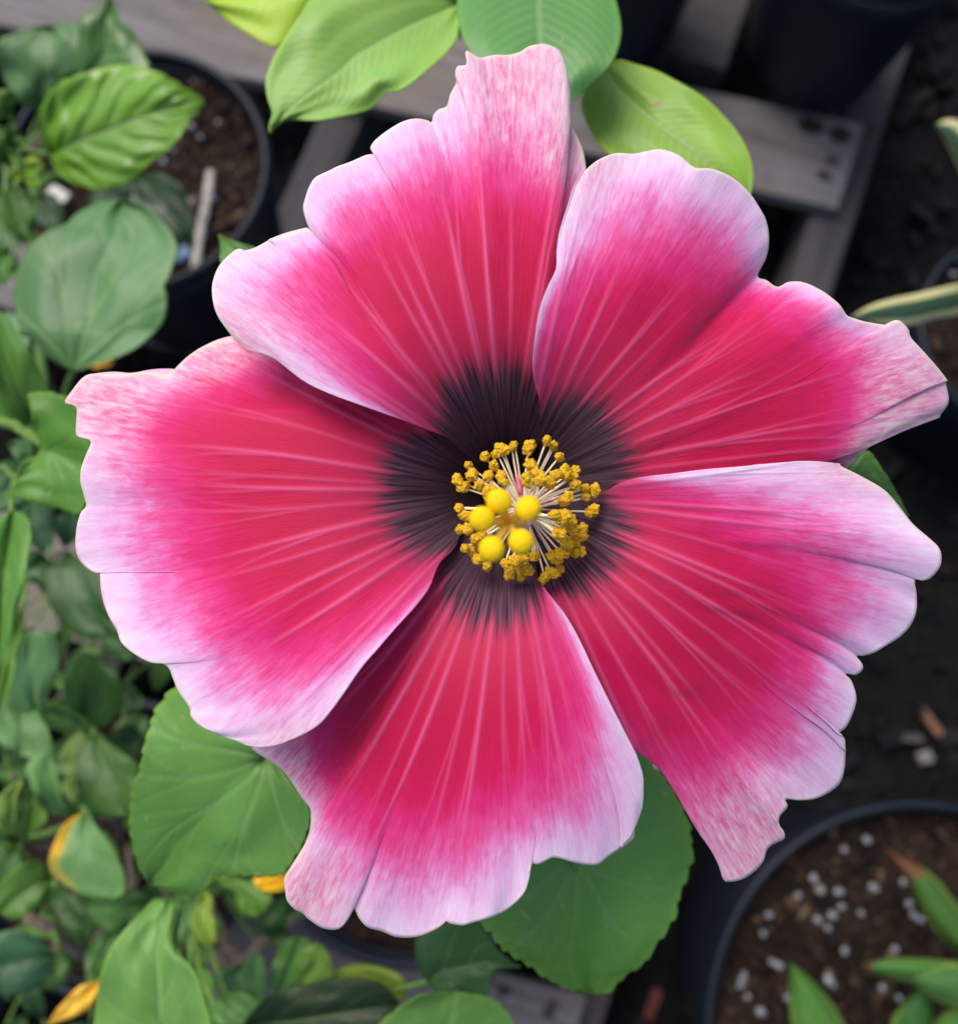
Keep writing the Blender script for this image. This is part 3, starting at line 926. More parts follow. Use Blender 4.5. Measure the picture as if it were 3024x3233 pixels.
PETALS = [
 # A: top
 dict(EO=T(0, (905, 880), (870, 850), (830, 834), (770, 811), (700, 786), (645, 766), (590, 740), (530, 695)) + T(4, (1310, 180), (1230, 125)),
      RM=T(1, (1240, 1800), (1210, 1680), (1218, 1590), (1260, 1500), (1350, 1420), (1400, 1425), (1460, 1408), (1550, 1360), (1650, 1325), (1740, 1310)) +
         T(2, (80, 1280), (160, 1245), (250, 1220), (292, 1215), (312, 1242), (285, 1190), (265, 1110), (275, 1060), (295, 1000), (330, 945), (400, 910), (450, 885), (520, 860), (600, 825), (645, 818), (622, 790), (650, 745), (720, 690), (800, 645), (870, 630), (930, 640), (950, 652), (960, 610), (990, 580), (1030, 565), (1050, 500), (1080, 440), (1075, 390), (1090, 350), (1135, 342), (1130, 280), (1140, 268), (1180, 290), (1210, 305), (1290, 290), (1360, 290), (1420, 275), (1470, 245), (1540, 232), (1600, 245), (1640, 275), (1660, 330), (1668, 400), (1655, 480), (1665, 570), (1690, 650), (1720, 710), (1745, 770), (1755, 850)),
      EU=T(2, (1775, 930), (1800, 1010), (1790, 1200), (1750, 1420), (1700, 1620), (1640, 1830)) + T(0, (1075, 760), (1045, 860)),
      red=[(905, 880), (850, 850), (790, 818), (705, 755), (640, 650), (600, 565), (645, 490), (740, 425), (850, 372), (960, 345), (1060, 380), (1130, 420), (1150, 600), (1090, 800)], seed=41, nveins=15, rdark=385),
 # E: left
 dict(EO=T(8, (640, 1080), (560, 1230), (480, 1310), (440, 1380), (400, 1480), (310, 1600), (200, 1720), (80, 1859)) + T(0, (700, 1298), (650, 1370), (612, 1412)) + T(5, (1440, 560), (1330, 580), (1250, 570)),
      RM=T(5, (1180, 540), (1090, 510), (1010, 465), (970, 420), (965, 380), (910, 300), (880, 230), (860, 180), (820, 150), (770, 150), (690, 110), (620, 50)) +
         T(4, (610, 1640), (570, 1570), (540, 1490), (525, 1400), (522, 1330), (512, 1346), (470, 1325), (420, 1280), (395, 1210), (400, 1110), (420, 1030), (450, 990), (440, 940), (420, 860), (425, 790), (450, 720), (475, 655), (440, 635), (400, 620), (398, 550), (400, 480), (370, 460), (338, 445), (380, 380), (430, 320), (480, 298), (560, 308), (640, 305), (720, 293), (800, 297), (860, 315), (890, 310), (920, 265), (990, 200), (1070, 150), (1150, 130)),
      EU=T(4, (1215, 118), (1300, 80), (1420, 130), (1560, 215), (1680, 300)) + T(0, (720, 735), (800, 795), (870, 830), (930, 880)),
      red=[(900, 1060), (850, 1105), (765, 1200), (660, 1265), (545, 1280), (450, 1215), (385, 1120), (360, 1020), (330, 930), (285, 855), (330, 790), (440, 735), (540, 700), (700, 700), (900, 820)], seed=42, nveins=15, rdark=400),
 # D: bottom
 dict(EO=T(8, (1030, 1050), (1050, 1250), (1065, 1390), (1110, 1475), (1180, 1565), (1237, 1640), (1302, 1750), (1357, 1859)) + T(0, (1146, 1288), (1184, 1365), (1212, 1420), (1230, 1455)) + T(7, (185, 480), (215, 580), (218, 680)),
      RM=T(7, (205, 770), (150, 900), (90, 960)) + T(6, (1859, 690), (1800, 740), (1740, 780), (1690, 820), (1640, 825), (1560, 810), (1510, 795), (1465, 788), (1430, 805), (1390, 822), (1360, 820), (1350, 880), (1330, 950), (1290, 1000), (1230, 1050), (1180, 1075), (1110, 1095), (1060, 1110), (1020, 1120), (960, 1110), (942, 1098), (930, 1112), (890, 1140), (820, 1170), (760, 1180), (690, 1175), (630, 1150), (560, 1130), (520, 1090), (500, 1050), (490, 1036), (470, 1080), (430, 1130), (390, 1142), (330, 1130), (270, 1090), (240, 1060), (200, 1040), (165, 1000), (155, 950), (150, 890), (180, 840), (220, 790), (250, 720), (275, 650), (280, 580), (275, 545), (240, 500), (200, 440), (150, 370), (90, 320), (40, 290)),
      EU=T(6, (-10, 255)) + T(0, (540, 1400), (620, 1318), (710, 1225), (800, 1128), (885, 1045)),
      red=[(1030, 1060), (1062, 1170), (1115, 1290), (1140, 1370), (1110, 1450), (1045, 1535), (950, 1575), (850, 1610), (740, 1615), (650, 1580), (610, 1500), (590, 1400), (640, 1290), (800, 1100)], seed=43, nveins=14, rdark=420),
 # C: right
 dict(EO=T(8, (1180, 930), (1350, 915), (1490, 882), (1560, 842), (1650, 808), (1760, 790)) + T(0, (1300, 920), (1370, 911), (1440, 905), (1500, 899), (1570, 895), (1630, 900)),
      RM=T(11, (90, 265), (180, 310), (290, 375), (360, 450), (430, 540), (510, 610), (555, 655), (568, 700), (560, 750), (520, 800), (480, 815), (440, 812), (448, 880), (447, 960), (420, 1030), (370, 1085), (300, 1130), (240, 1165), (190, 1178), (158, 1178), (185, 1215), (188, 1245), (155, 1270), (105, 1265), (135, 1300), (157, 1370), (150, 1430), (110, 1520), (68, 1556), (100, 1575), (105, 1640)) +
         T(7, (1272, 450), (1265, 550), (1240, 620), (1180, 670), (1110, 700), (1030, 707), (960, 702), (970, 740), (930, 790), (925, 830), (950, 880), (950, 910), (890, 940), (860, 970), (840, 1030), (790, 1085), (720, 1125)),
      EU=T(7, (645, 1134), (628, 1108), (610, 1050), (570, 970), (500, 870), (440, 770), (390, 680), (320, 570), (260, 510), (190, 462), (90, 420), (-20, 280), (-110, 120)) + T(0, (1090, 1260), (1050, 1180), (1010, 1090)),
      red=[(1130, 935), (1205, 930), (1290, 950), (1400, 985), (1500, 1050), (1570, 1110), (1590, 1190), (1555, 1290), (1500, 1390), (1420, 1455), (1340, 1500), (1240, 1480), (1120, 1330), (1030, 1150)], seed=44, nveins=14, rdark=395),
 # B: upper right
 dict(EO=T(8, (1060, 720), (1085, 560), (1080, 330), (1050, 200), (1040, 80)) + T(2, (1505, 1780), (1530, 1640), (1570, 1530), (1615, 1430), (1620, 1330), (1650, 1200), (1690, 1080), (1720, 990), (1765, 910)),
      RM=T(3, (200, 760), (260, 710), (340, 678), (420, 680), (480, 668), (540, 660), (620, 685), (690, 740), (760, 745), (820, 765), (880, 800), (940, 860), (980, 920), (1010, 980), (1022, 1060), (1010, 1140), (972, 1222), (1010, 1240), (1058, 1270), (1110, 1248), (1180, 1252), (1260, 1290), (1330, 1345), (1365, 1395), (1385, 1405), (1450, 1425), (1550, 1440), (1560, 1425), (1600, 1420), (1640, 1460), (1650, 1495), (1700, 1550), (1770, 1630), (1815, 1690)) +
         T(0, (1835, 740), (1841, 780), (1825, 805)) + T(11, (560, 28), (480, 48), (400, 55), (320, 75), (280, 120), (200, 190)),
      EU=T(11, (110, 275), (-20, 330)) + T(0, (1500, 975), (1350, 1000), (1200, 1000), (1090, 970)),
      red=[(1040, 850), (1040, 760), (1045, 690), (1068, 610), (1110, 545), (1200, 500), (1300, 490), (1390, 520), (1480, 565), (1580, 620), (1650, 700), (1660, 790), (1640, 860), (1620, 980), (1300, 1010)], seed=45, nveins=14, rdark=385),
]
for d in PETALS:
    build_petal(hib.root, hbase, **d)

# fused bases of the petals: a dark cup that closes the throat
rr_, aa_ = np.meshgrid(np.linspace(1, 330, 26), np.linspace(0, 2 * np.pi, 64, endpoint=False), indexing='ij')
pxy = B0 + np.stack([rr_ * np.cos(aa_), rr_ * np.sin(aa_)], -1)
zz_ = D0 + .046 * np.exp(-(rr_ / 235.0) ** 1.5) + .0055
Vc = W(pxy[..., 0], pxy[..., 1], zz_).transpose(1, 0, 2).reshape(-1, 3)
cup = obj('throat_cup', mesh_from(Vc - hbase, grid_faces(64, 26, wrap=True), name='throat_cup'), plain('dark_throat', srgb(44, 10, 22), .7, .2, 200, .3, 0), hib.root)
cup.modifiers.new('thickness', 'SOLIDIFY').thickness = .0006
# staminal column, filaments, anthers, style and stigma pads
COLA = [(*B0, D0 + .046), (*T1(8, 935, 930), D0 + .026), (*T1(8, 985, 990), D0 + .006), (*T1(8, 1000, 1040), D0 - .008), (*T1(8, 965, 1075), D0 - .016)]
colp = resample([W(x, y, z) for x, y, z in COLA], 24)
Vt, Ft = tube(colp - hbase, np.linspace(.0034, .0015, 24), 12)
M_COLUMN = plain('staminal_column', srgb(238, 190, 196), .5, .35, 300, .12, 0)
column = obj('staminal_column', mesh_from(Vt, Ft, name='staminal_column'), M_COLUMN, hib.root)
AN = [(920, 600), (1015, 610), (1125, 570), (1170, 600), (1205, 670), (1305, 750), (1305, 845), (1365, 865), (1425, 880), (1370, 920), (1410, 1005), (820, 645), (850, 625), (745, 670), (645, 725), (665, 785), (575, 815), (612, 858), (585, 985), (625, 1035), (590, 1120), (640, 1115), (620, 1235), (660, 1245), (705, 1300), (760, 1345), (870, 1330), (900, 1385), (970, 1415), (1010, 1370), (930, 1310), (1115, 1415), (1160, 1385), (1210, 1365), (1180, 1290), (1220, 1265), (1300, 1260), (1340, 1255), (1350, 1120), (1350, 1165), (1290, 1115), (1250, 1205), (1200, 1140), (1180, 1030), (1240, 1030), (1225, 1060), (1245, 930), (1000, 810), (1070, 780), (1090, 815), (1145, 830), (1185, 780), (1235, 765), (1030, 725), (845, 790), (800, 725), (765, 790), (710, 850), (770, 885), (860, 825), (1050, 1285), (985, 1300), (690, 1175), (730, 1160), (1300, 1190), (1270, 1075), (1290, 790), (955, 1350)]
AM = []
for k in range(6):
    bm = bmesh.new()
    bmesh.ops.create_icosphere(bm, subdivisions=4, radius=1)
    rg = np.random.default_rng(80 + k)
    ph = rg.uniform(0, 6, 6)
    for vtx in bm.verts:
        c = vtx.co
        kk = 1 + .16 * math.sin(c.x * 5 + ph[0]) * math.sin(c.y * 5 + ph[1]) + .12 * math.sin(c.z * 6 + ph[2]) * math.sin(c.x * 7 + ph[3]) + .07 * math.sin(c.y * 15 + ph[4]) * math.sin(c.z * 14 + ph[5]) * math.sin(c.x * 13)
        kk += rg.uniform(-.06, .06) + .09 * math.sin(c.x * 22 + ph[1]) * math.sin(c.y * 23 + ph[2]) * math.sin(c.z * 21 + ph[3])
        vtx.co = Vector((c.x * 1.18, c.y * .82, c.z * .85 - .22 * c.x * c.x)) * kk
    me = bpy.data.meshes.new('anther'); bm.to_mesh(me); bm.free()
    me.transform(Matrix.Scale(.00124, 4))
    me.polygons.foreach_set('use_smooth', np.ones(len(me.polygons), bool))
    me.materials.append(M_ANTHER)
    AM.append(me)
rg = np.random.default_rng(5)
cc8 = np.array((985, 1000.))
for i, (x, y) in enumerate(AN):
    rr = math.hypot(x - cc8[0], y - cc8[1])
    z = D0 - .011 + .0135 * float(sstep(170, 430, rr)) + rg.uniform(-.0015, .0015)
    p = W(*T1(8, x, y), z)
    # attachment on the column, a little deeper than the anther
    ci = int(np.clip(np.argmin(np.abs([(q - np.array([0, 0, CAMH])) @ np.array([0, ST, -CT]) - (z + .004) for q in colp])), 3, 21))
    c = colp[ci]
    mid = (p + c) / 2 + np.array([0, 0, .0012])
    for dx in ((0,) if i % 3 else (-.0003, .0003)):
        path = bez(c, mid + rg.normal(0, .0004, 3), p + np.array([dx, dx * .5, -.0003]), 7)
        Vf, Ff = tube(path - hbase, np.linspace(.00030, .00018, 7), 6)
        obj('filament', mesh_from(Vf, Ff, name='filament'), M_FILAMENT, column)
    o = obj('anther', AM[i % 6], None, column)
    o.location = tuple(p - hbase)
    s = rg.uniform(.78, 1.2)
    o.scale = (s, s, s)
    o.rotation_euler = tuple(rg.uniform(0, 6.28, 3))
M_FILPINK = plain('pink_filament', srgb(232, 110, 150), .5, .3, 300, .1, 0)
for i, (x, y, x2, y2) in enumerate([(925, 700, 965, 900), (1085, 880, 1040, 930), (1200, 930, 1090, 960), (1180, 1100, 1070, 1060), (1000, 870, 985, 930), (1090, 1180, 1050, 1080)]):
    path = bez(W(*T1(8, x2, y2), D0 + .004), W(*T1(8, (x + x2) / 2, (y + y2) / 2), D0 + .004), W(*T1(8, x, y), D0 + .008), 6)
    Vf, Ff = tube(path - hbase, np.linspace(.0005, .0003, 6), 6)
    obj('filament', mesh_from(Vf, Ff, name='filament'), M_FILPINK, column)
stop = W(*T1(8, 885, 1075), D0 - .034)
sp = resample([colp[-2], W(*T1(8, 925, 1080), D0 - .026), stop], 12)
Vt, Ft = tube(sp - hbase, np.linspace(.0013, .0010, 12), 10)
style = obj('style', mesh_from(Vt, Ft, name='style'), M_STYLE, hib.root)
for i, (x, y, zz) in enumerate([(832, 945, .0400), (1013, 988, .0400), (727, 1055, .0410), (787, 1240, .0420), (968, 1195, .0405)]):
    p = W(*T1(8, x, y), D0 - zz)
    mid = (p + stop) / 2 + np.array([0, 0, -.0006])
    path = bez(stop, mid, p, 8)
    Vt, Ft = tube(path - hbase, np.linspace(.00085, .00062, 8), 8)
    obj('style_branch', mesh_from(Vt, Ft, name='style_branch'), M_STYLE, style)
    bm = bmesh.new()
    bmesh.ops.create_icosphere(bm, subdivisions=4, radius=.00205)
    rg2 = np.random.default_rng(90 + i)
    for vtx in bm.verts:
        vtx.co *= 1 + rg2.uniform(-.03, .03)
        vtx.co.z *= .82
    me = bpy.data.meshes.new('stigma_pad'); bm.to_mesh(me); bm.free()
    me.polygons.foreach_set('use_smooth', np.ones(len(me.polygons), bool))
    o = obj('stigma_pad', me, M_STIGMA, style)
    o.location = tuple(p - hbase)
    o.rotation_euler = (rg2.uniform(-.3, .3) + TILT, rg2.uniform(-.3, .3), 0)

# calyx cup and pedicel behind the flower, woody stem down to the pot
axis = np.array([0, ST, -CT])
prof = []
for kk in range(10):
    f = kk / 9
    prof.append((.004 + .010 * math.sin(f * 1.4), f * .026))
V, Fc = lathe(prof, 40)
Rm = np.array(Vector((0, ST * -1, CT)).to_track_quat('Z', 'Y').to_matrix())
V = V @ Rm.T + throat + axis * .030
cal = obj('calyx', mesh_from(V - hbase, Fc, name='calyx'), M_CALYX, hib.root)
sm = cal.modifiers.new('thickness', 'SOLIDIFY'); sm.thickness = .001
ped0 = throat + axis * .028
hib.stem([ped0, ped0 + np.array([0, -.005, -.06]), ped0 + np.array([-.02, -.05, -.16]), hbase + np.array([.0, .02, .10]), hbase + np.array([0, 0, -.01])], .0022, .0065, M_STEM, n=24)

H1o = T(5, (1350, 640)) + T(5, (1430, 690), (1500, 780), (1560, 850), (1580, 930), (1570, 1000), (1530, 1100), (1470, 1190), (1420, 1235), (1250, 1240), (1130, 1235), (1090, 1245), (1060, 1295), (1000, 1325), (920, 1335), (840, 1312), (760, 1275), (720, 1220), (680, 1110), (660, 1000), (660, 880), (680, 770), (710, 690), (730, 580), (760, 480), (790, 390), (840, 320), (885, 275), (960, 270), (1120, 360), (1260, 500))
hib.leaf(H1o, 0, near_i(H1o, T1(5, 800, 1290)), .262, .292, lc(88, 138, 70, 1.15), kind='palmate', teeth=22, nt=100, nu=70, arch=.012, fold=.010, wave=.005)
H2o = T(6, (1570, 800)) + T(6, (1420, 700), (1250, 700), (1100, 800), (1020, 930), (1050, 1040), (1100, 1100), (1160, 1165), (1210, 1230), (1280, 1282), (1330, 1310), (1400, 1360), (1470, 1400), (1540, 1435), (1640, 1440), (1725, 1455)) + T(7, (70, 1680), (130, 1620), (200, 1580), (250, 1520), (300, 1450), (350, 1380), (395, 1290), (410, 1200), (450, 1110), (478, 1000), (472, 930), (455, 820), (400, 700), (300, 560), (180, 430), (60, 400)) + T(6, (1700, 560), (1640, 650))
hib.leaf(H2o, 0, near_i(H2o, T1(6, 1640, 1440)), .250, .285, lc(90, 142, 66, 1.25), kind='palmate', teeth=24, nt=100, nu=70, arch=.010, fold=.006, wave=.005)
H3o = T(11, (60, 330), (120, 270), (200, 190), (245, 215), (275, 265), (315, 320), (350, 385), (380, 440), (410, 505), (330, 520), (180, 440))
hib.leaf(H3o, 0, 8, .235, .245, lc(84, 136, 66), kind='pinnate', teeth=9, nt=60)
H4o = T(1, (1560, 1480), (1440, 1408), (1320, 1368), (1250, 1338), (1258, 1420), (1265, 1500), (1400, 1560))
hib.leaf(H4o, 0, 3, .262, .285, lc(92, 140, 84), kind='pinnate')

# ------------------------------------------------------------------ bright-leaved shrub (upper left)
lb = (pL[0].location.x - .02, pL[0].location.y, pL[0].location.z + pL[2])
shr = Plant('young_hibiscus_shrub', 'leafy young shrub with bright glossy and big rounded leaves in the soil-filled pot', 'shrub', lb)
lbv = np.array(lb)
shr.stem([lbv + [0, 0, -.01], lbv + [-.02, -.01, .07], spot(.56, *T1(1, 120, 900)), spot(.50, *T1(1, 60, 800))], .006, .0025, M_BARK)
shr.stem([lbv + [-.01, 0, .0], lbv + [-.03, -.06, .08], spot(.52, *T1(4, 250, 800)), spot(.42, *T1(4, 200, 660))], .005, .002, M_STEM)
shr.stem([lbv + [0, .01, 0], spot(.60, *T1(1, 150, 560)), spot(.55, *T1(1, 60, 380))], .004, .002, M_STEM)
L1o = T(1, (285, 880), (250, 820), (222, 700), (240, 600), (290, 520), (360, 460), (460, 420), (560, 390), (660, 370), (780, 375), (880, 400), (980, 450), (1060, 500), (1130, 540), (1165, 575), (1120, 640), (1070, 690), (1050, 740), (1010, 790), (960, 850), (890, 900), (810, 970), (740, 1030), (660, 1065), (560, 1080), (460, 1060), (370, 1020), (310, 960))
shr.leaf(L1o, 0, 14, .475, .455, lc(98, 152, 38), mat=M_LEAF_SHINY, teeth=14, nveins=7, arch=.012, fold=.005, wave=.006, nt=100, nu=60, vstr=.9, corr=.0007)
L2o = T(1, (230, 640), (120, 590), (40, 480), (5, 400), (-40, 300), (0, 220), (60, 195), (180, 150), (300, 145), (400, 125), (470, 140), (560, 250), (560, 400), (450, 450), (330, 520))
shr.leaf(L2o, 0, 8, .545, .53, lc(84, 128, 86), nveins=6, arch=.010, wave=.008)
L2bo = T(1, (480, 470), (430, 380), (440, 260), (460, 120), (500, 70), (560, 40), (600, -5), (625, -30), (660, 20), (700, 110), (760, 180), (800, 240), (830, 320), (855, 385), (760, 430), (600, 480))
shr.leaf(L2bo, 0, 7, .530, .520, lc(72, 118, 60), nveins=6, arch=.008, fold=.012, mat=M_LEAF_SHINY)
L3o = T(4, (388, 275), (340, 268), (250, 210), (180, 130), (100, 60)) + T(1, (130, 1920), (88, 1780), (80, 1660), (100, 1540), (140, 1450), (200, 1370), (280, 1310), (380, 1270), (430, 1220), (520, 1170), (600, 1145), (690, 1138), (790, 1165), (880, 1220), (950, 1290), (1000, 1370), (1010, 1430), (985, 1520), (960, 1590), (935, 1632), (950, 1680), (945, 1780), (920, 1850), (860, 1920)) + T(4, (820, 70), (730, 150), (620, 210), (500, 245), (430, 272))
shr.leaf(L3o, 0, near_i(L3o, T1(1, 690, 1138)), .400, .420, lc(78, 128, 84), kind='palmate', nt=90, nu=60, arch=.008, fold=.008, wave=.005, pr=.0016, to=spot(.47, *T1(4, 380, 520)))
L4o = T(4, (190, 560), (255, 395), (220, 310), (170, 200), (110, 100), (40, 0), (-60, -60), (-80, 250), (-40, 480), (60, 570))
shr.leaf(L4o, 0, 6, .395, .385, lc(76, 126, 50), nveins=5, arch=.012, fold=.01)
L5o = T(4, (262, 695), (235, 610), (190, 520), (160, 440), (145, 402), (250, 390), (330, 415), (420, 440), (560, 600), (560, 860), (445, 985), (412, 1035), (330, 1010), (230, 990), (150, 962), (80, 945), (20, 950), (60, 900), (130, 835), (205, 778))
shr.leaf(L5o, 0, 9, .325, .315, lc(80, 136, 50), kind='palmate', teeth=16, arch=.006, wave=.006, nt=80, nu=50, to=spot(.40, *T1(4, 120, 600)))
shr.stem([spot(.345, *T1(4, 262, 693)), spot(.36, *T1(4, 120, 620)), spot(.39, *T1(4, -20, 570))], .0017, .0022, M_PETIOLE, name='branch')
shr.stem([spot(.335, *T1(4, 240, 745)), spot(.36, *T1(4, 100, 795)), spot(.40, *T1(4, -30, 820))], .0009, .0012, M_PETIOLE, name='branch')
L6o = T(4, (60, 1010), (120, 1030), (160, 1080), (162, 1150), (140, 1300), (125, 1420), (100, 1500), (80, 1600), (40, 1720), (-20, 1860), (-80, 1700), (-110, 1400), (-60, 1120))
shr.leaf(L6o, 0, 9, .340, .330, lc(92, 148, 70), nveins=6, teeth=12, arch=.008, fold=.012)
# small growing tip and side leaves at the picture's left margin
for k, (b, e, wd, z, c) in enumerate([
        ((60, 640), (-60, 520), 190, .50, (100, 150, 80)), ((70, 860), (60, 700), 130, .47, (62, 108, 34)), ((130, 960), (265, 940), 130, .47, (110, 150, 40)),
        ((110, 980), (70, 1010), 90, .465, (130, 160, 50)), ((150, 960), (215, 1085), 100, .468, (104, 150, 44)), ((60, 940), (-40, 700), 180, .49, (56, 102, 34)),
        ((40, 1060), (160, 1390), 230, .50, (58, 104, 36)), ((0, 1180), (-20, 1560), 260, .53, (54, 98, 40)), ((60, 1420), (-30, 1640), 160, .52, (74, 128, 52)),
        ((780, 1000), (1110, 1390), 300, .62, (34, 66, 30)), ((500, 1060), (900, 1230), 260, .63, (30, 60, 34)), ((220, 1100), (330, 1330), 180, .62, (40, 74, 40)),
        ((40, 1780), (140, 2060), 150, .46, (110, 156, 130))]):
    b, e = T1(1, *b), T1(1, *e)
    o_, bi, ti = ovate(b, e, wd / 1.807)
    shr.leaf(o_, bi, ti, z, z - .012, lc(*c), nt=24, nu=16, mat=M_LEAF_SHINY if k % 2 else M_LEAF, arch=.006, fold=.008, wave=.006)
for k, (b, e, wd, z, c) in enumerate([((150, 780), (-60, 1020), 260, .44, (56, 104, 66)), ((260, 760), (40, 660), 160, .45, (60, 110, 64)), ((170, 960), (230, 1240), 190, .46, (58, 104, 70)),
        ((370, 1020), (340, 1210), 150, .47, (66, 110, 84)), ((250, 1260), (60, 1380), 170, .47, (60, 110, 66))]):
    b, e = T1(4, *b), T1(4, *e)
    o_, bi, ti = ovate(b, e, wd * .6035)
    shr.leaf(o_, bi, ti, z, z - .01, lc(*c), nt=24, nu=16, arch=.006, fold=.006)

# ------------------------------------------------------------------ small-leaved shrub (lower left)
sb = np.array([pS[0].location.x, pS[0].location.y, pS[0].location.z + pS[2]])
sm_ = Plant('small_leaved_shrub', 'dense small-leaved shrub, a few of its leaves yellow, below the left petal', 'shrub', tuple(sb))
for (p1, z1), (p2, z2) in [((T1(5, 440, 500), .56), (T1(5, 470, 470), .47)), ((T1(5, 300, 1420), .60), (T1(5, 440, 910), .47)), ((T1(5, 120, 1100), .58), (T1(5, 60, 700), .48)),
                           ((T1(5, 900, 1650), .58), (T1(5, 1060, 1250), .47)), ((T1(4, 300, 1500), .56), (T1(4, 240, 1420), .49)), ((T1(6, 120, 1520), .56), (T1(6, 300, 1450), .48)),
                           ((T1(5, 160, 1800), .58), (T1(5, 60, 1600), .50))]:
    sm_.stem([sb + [0, 0, -.01], (sb + spot(z1, *p1)) / 2 + [0, 0, .01], spot(z1, *p1), spot(z2, *p2)], .0035, .0012, M_BARK)
sm_.stem([spot(.47, *T1(5, 130, 1440)), spot(.48, *T1(5, 300, 1540)), spot(.50, *T1(5, 470, 1660)), sb + [.02, -.02, .02]], .0028, .0038, M_BARK, name='twig')
sm_.stem([spot(.56, *T1(5, 1560, 1420)), spot(.57, *T1(5, 1380, 1530)), spot(.58, *T1(5, 1230, 1650)), sb + [.07, -.03, .03]], .0035, .0045, M_BARK, name='twig')
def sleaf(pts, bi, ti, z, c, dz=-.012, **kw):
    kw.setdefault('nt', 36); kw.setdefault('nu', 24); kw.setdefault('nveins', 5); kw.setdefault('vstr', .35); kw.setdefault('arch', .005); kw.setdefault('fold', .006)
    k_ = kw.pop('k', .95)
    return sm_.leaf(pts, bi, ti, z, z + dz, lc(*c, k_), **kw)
sleaf(T(5, (190, 410), (120, 400), (50, 330), (0, 220), (50, 80), (130, 0), (230, -20), (295, 40), (300, 150), (255, 290)), 0, 5, .445, (92, 142, 98))
sleaf(T(9, (430, 480), (330, 560), (265, 600), (280, 720), (320, 830), (400, 930), (500, 1000), (600, 1018), (720, 1015), (720, 950), (640, 780), (600, 600)), 0, 8, .455, (52, 94, 48))
sleaf(T(9, (530, 1610), (440, 1520), (400, 1380), (400, 1250), (450, 1150), (520, 1110), (620, 1130), (710, 1200), (755, 1290), (765, 1400), (720, 1520), (640, 1590)), 0, 5, .475, (48, 92, 36))
sleaf(T(5, (480, 510), (430, 560), (392, 620), (390, 720), (430, 820), (500, 915), (580, 935), (660, 925), (700, 860), (720, 700), (640, 620), (550, 545)), 0, 7, .455, (70, 114, 54))
sleaf(T(9, (640, 1700), (680, 1640), (740, 1590), (820, 1560), (890, 1620), (905, 1690), (860, 1760), (780, 1800), (700, 1760)), 0, 5, .50, (40, 78, 38))
sleaf(T(9, (760, 1310), (830, 1320), (865, 1380), (870, 1440), (820, 1510), (750, 1500)), 0, 3, .52, (38, 72, 40))
sleaf(T(5, (440, 912), (380, 930), (320, 985), (275, 1070), (248, 1150), (258, 1220), (310, 1270), (400, 1322), (490, 1352), (570, 1350), (630, 1320), (632, 1240), (600, 1150), (550, 1070), (490, 980)), 0, 9, .425, (96, 148, 92),
      yellow=(YEL, lambda t, u: sstep(.60, .72, -u) * sstep(.46, .38, t) + .45 * sstep(.68, .8, -u) * sstep(.38, .46, t) * sstep(.75, .6, t)))
sleaf(T(10, (500, 1130), (440, 1020), (380, 945), (270, 955), (150, 1020), (60, 1110), (-30, 1220), (-20, 1440), (60, 1500), (160, 1510), (280, 1450), (400, 1350)), 0, 7, .44, (84, 132, 58))
sleaf(T(10, (640, 520), (600, 330), (540, 100), (480, -60), (380, -60), (250, 60), (290, 240), (380, 420), (500, 520)), 0, 3, .435, (100, 154, 100), dz=-.006)
sleaf(T(10, (215, 740), (170, 600), (160, 400), (210, 220), (150, 200), (60, 280), (-30, 380), (-40, 640), (60, 680)), 0, 4, .425, (128, 166, 84))
sleaf(T(10, (230, 740), (215, 560), (240, 400), (290, 260), (380, 420), (440, 520), (400, 640), (310, 700)), 0, 3, .43, (96, 140, 62))
sleaf(T(10, (220, 745), (120, 700), (0, 650), (-60, 760), (0, 880), (110, 850)), 0, 3, .45, (72, 116, 56))
sleaf(T(5, (790, 1350), (860, 1362), (920, 1380), (922, 1450), (905, 1560), (925, 1640), (970, 1700), (1010, 1770), (1040, 1880), (1065, 2030), (900, 2150), (650, 2150), (480, 2080), (482, 1950), (500, 1800), (530, 1680), (580, 1580), (650, 1490), (720, 1420)), 10, 1, .325, (104, 158, 84), dz=.012, nt=70, nu=46, vstr=.8, nveins=5, arch=.008, fold=.004, wave=.006)
sleaf(T(5, (510, 1770), (455, 1780), (400, 1800), (330, 1870), (275, 1935), (245, 1992), (330, 1972), (400, 1942), (470, 1900), (500, 1830)), 0, 5, .41, (232, 196, 70), k=.95, arch=.004)
sleaf(T(5, (290, 1640), (210, 1560), (100, 1515), (-20, 1535), (-60, 1700), (0, 1835), (100, 1842), (205, 1785), (265, 1705)), 0, 4, .455, (58, 102, 76))
sleaf(T(5, (800, 1375), (760, 1335), (620, 1300), (520, 1330), (430, 1380), (460, 1440), (520, 1500), (600, 1520), (700, 1440)), 0, 4, .46, (76, 126, 64))
sleaf(T(5, (600, 1480), (640, 1530), (580, 1620), (520, 1745), (470, 1755), (430, 1700), (440, 1620), (490, 1550)), 0, 3, .46, (64, 110, 50))
sleaf(T(5, (280, 1290), (250, 1400), (300, 1500), (370, 1560), (440, 1570), (470, 1500), (430, 1400), (370, 1330)), 0, 4, .49, (48, 88, 42))
sleaf(T(5, (1040, 1290), (1080, 1350), (1092, 1480), (1098, 1570), (1060, 1592), (1000, 1560), (972, 1500), (990, 1400)), 0, 4, .43, (124, 158, 62))
sleaf(T(5, (960, 1320), (990, 1400), (975, 1500), (950, 1580), (905, 1560), (900, 1450)), 0, 3, .44, (86, 136, 84))
sleaf(T(5, (1090, 1245), (1200, 1250), (1290, 1262), (1372, 1310), (1382, 1360), (1330, 1430), (1245, 1450), (1210, 1400), (1195, 1320), (1130, 1290)), 0, 5, .43, (82, 130, 50))
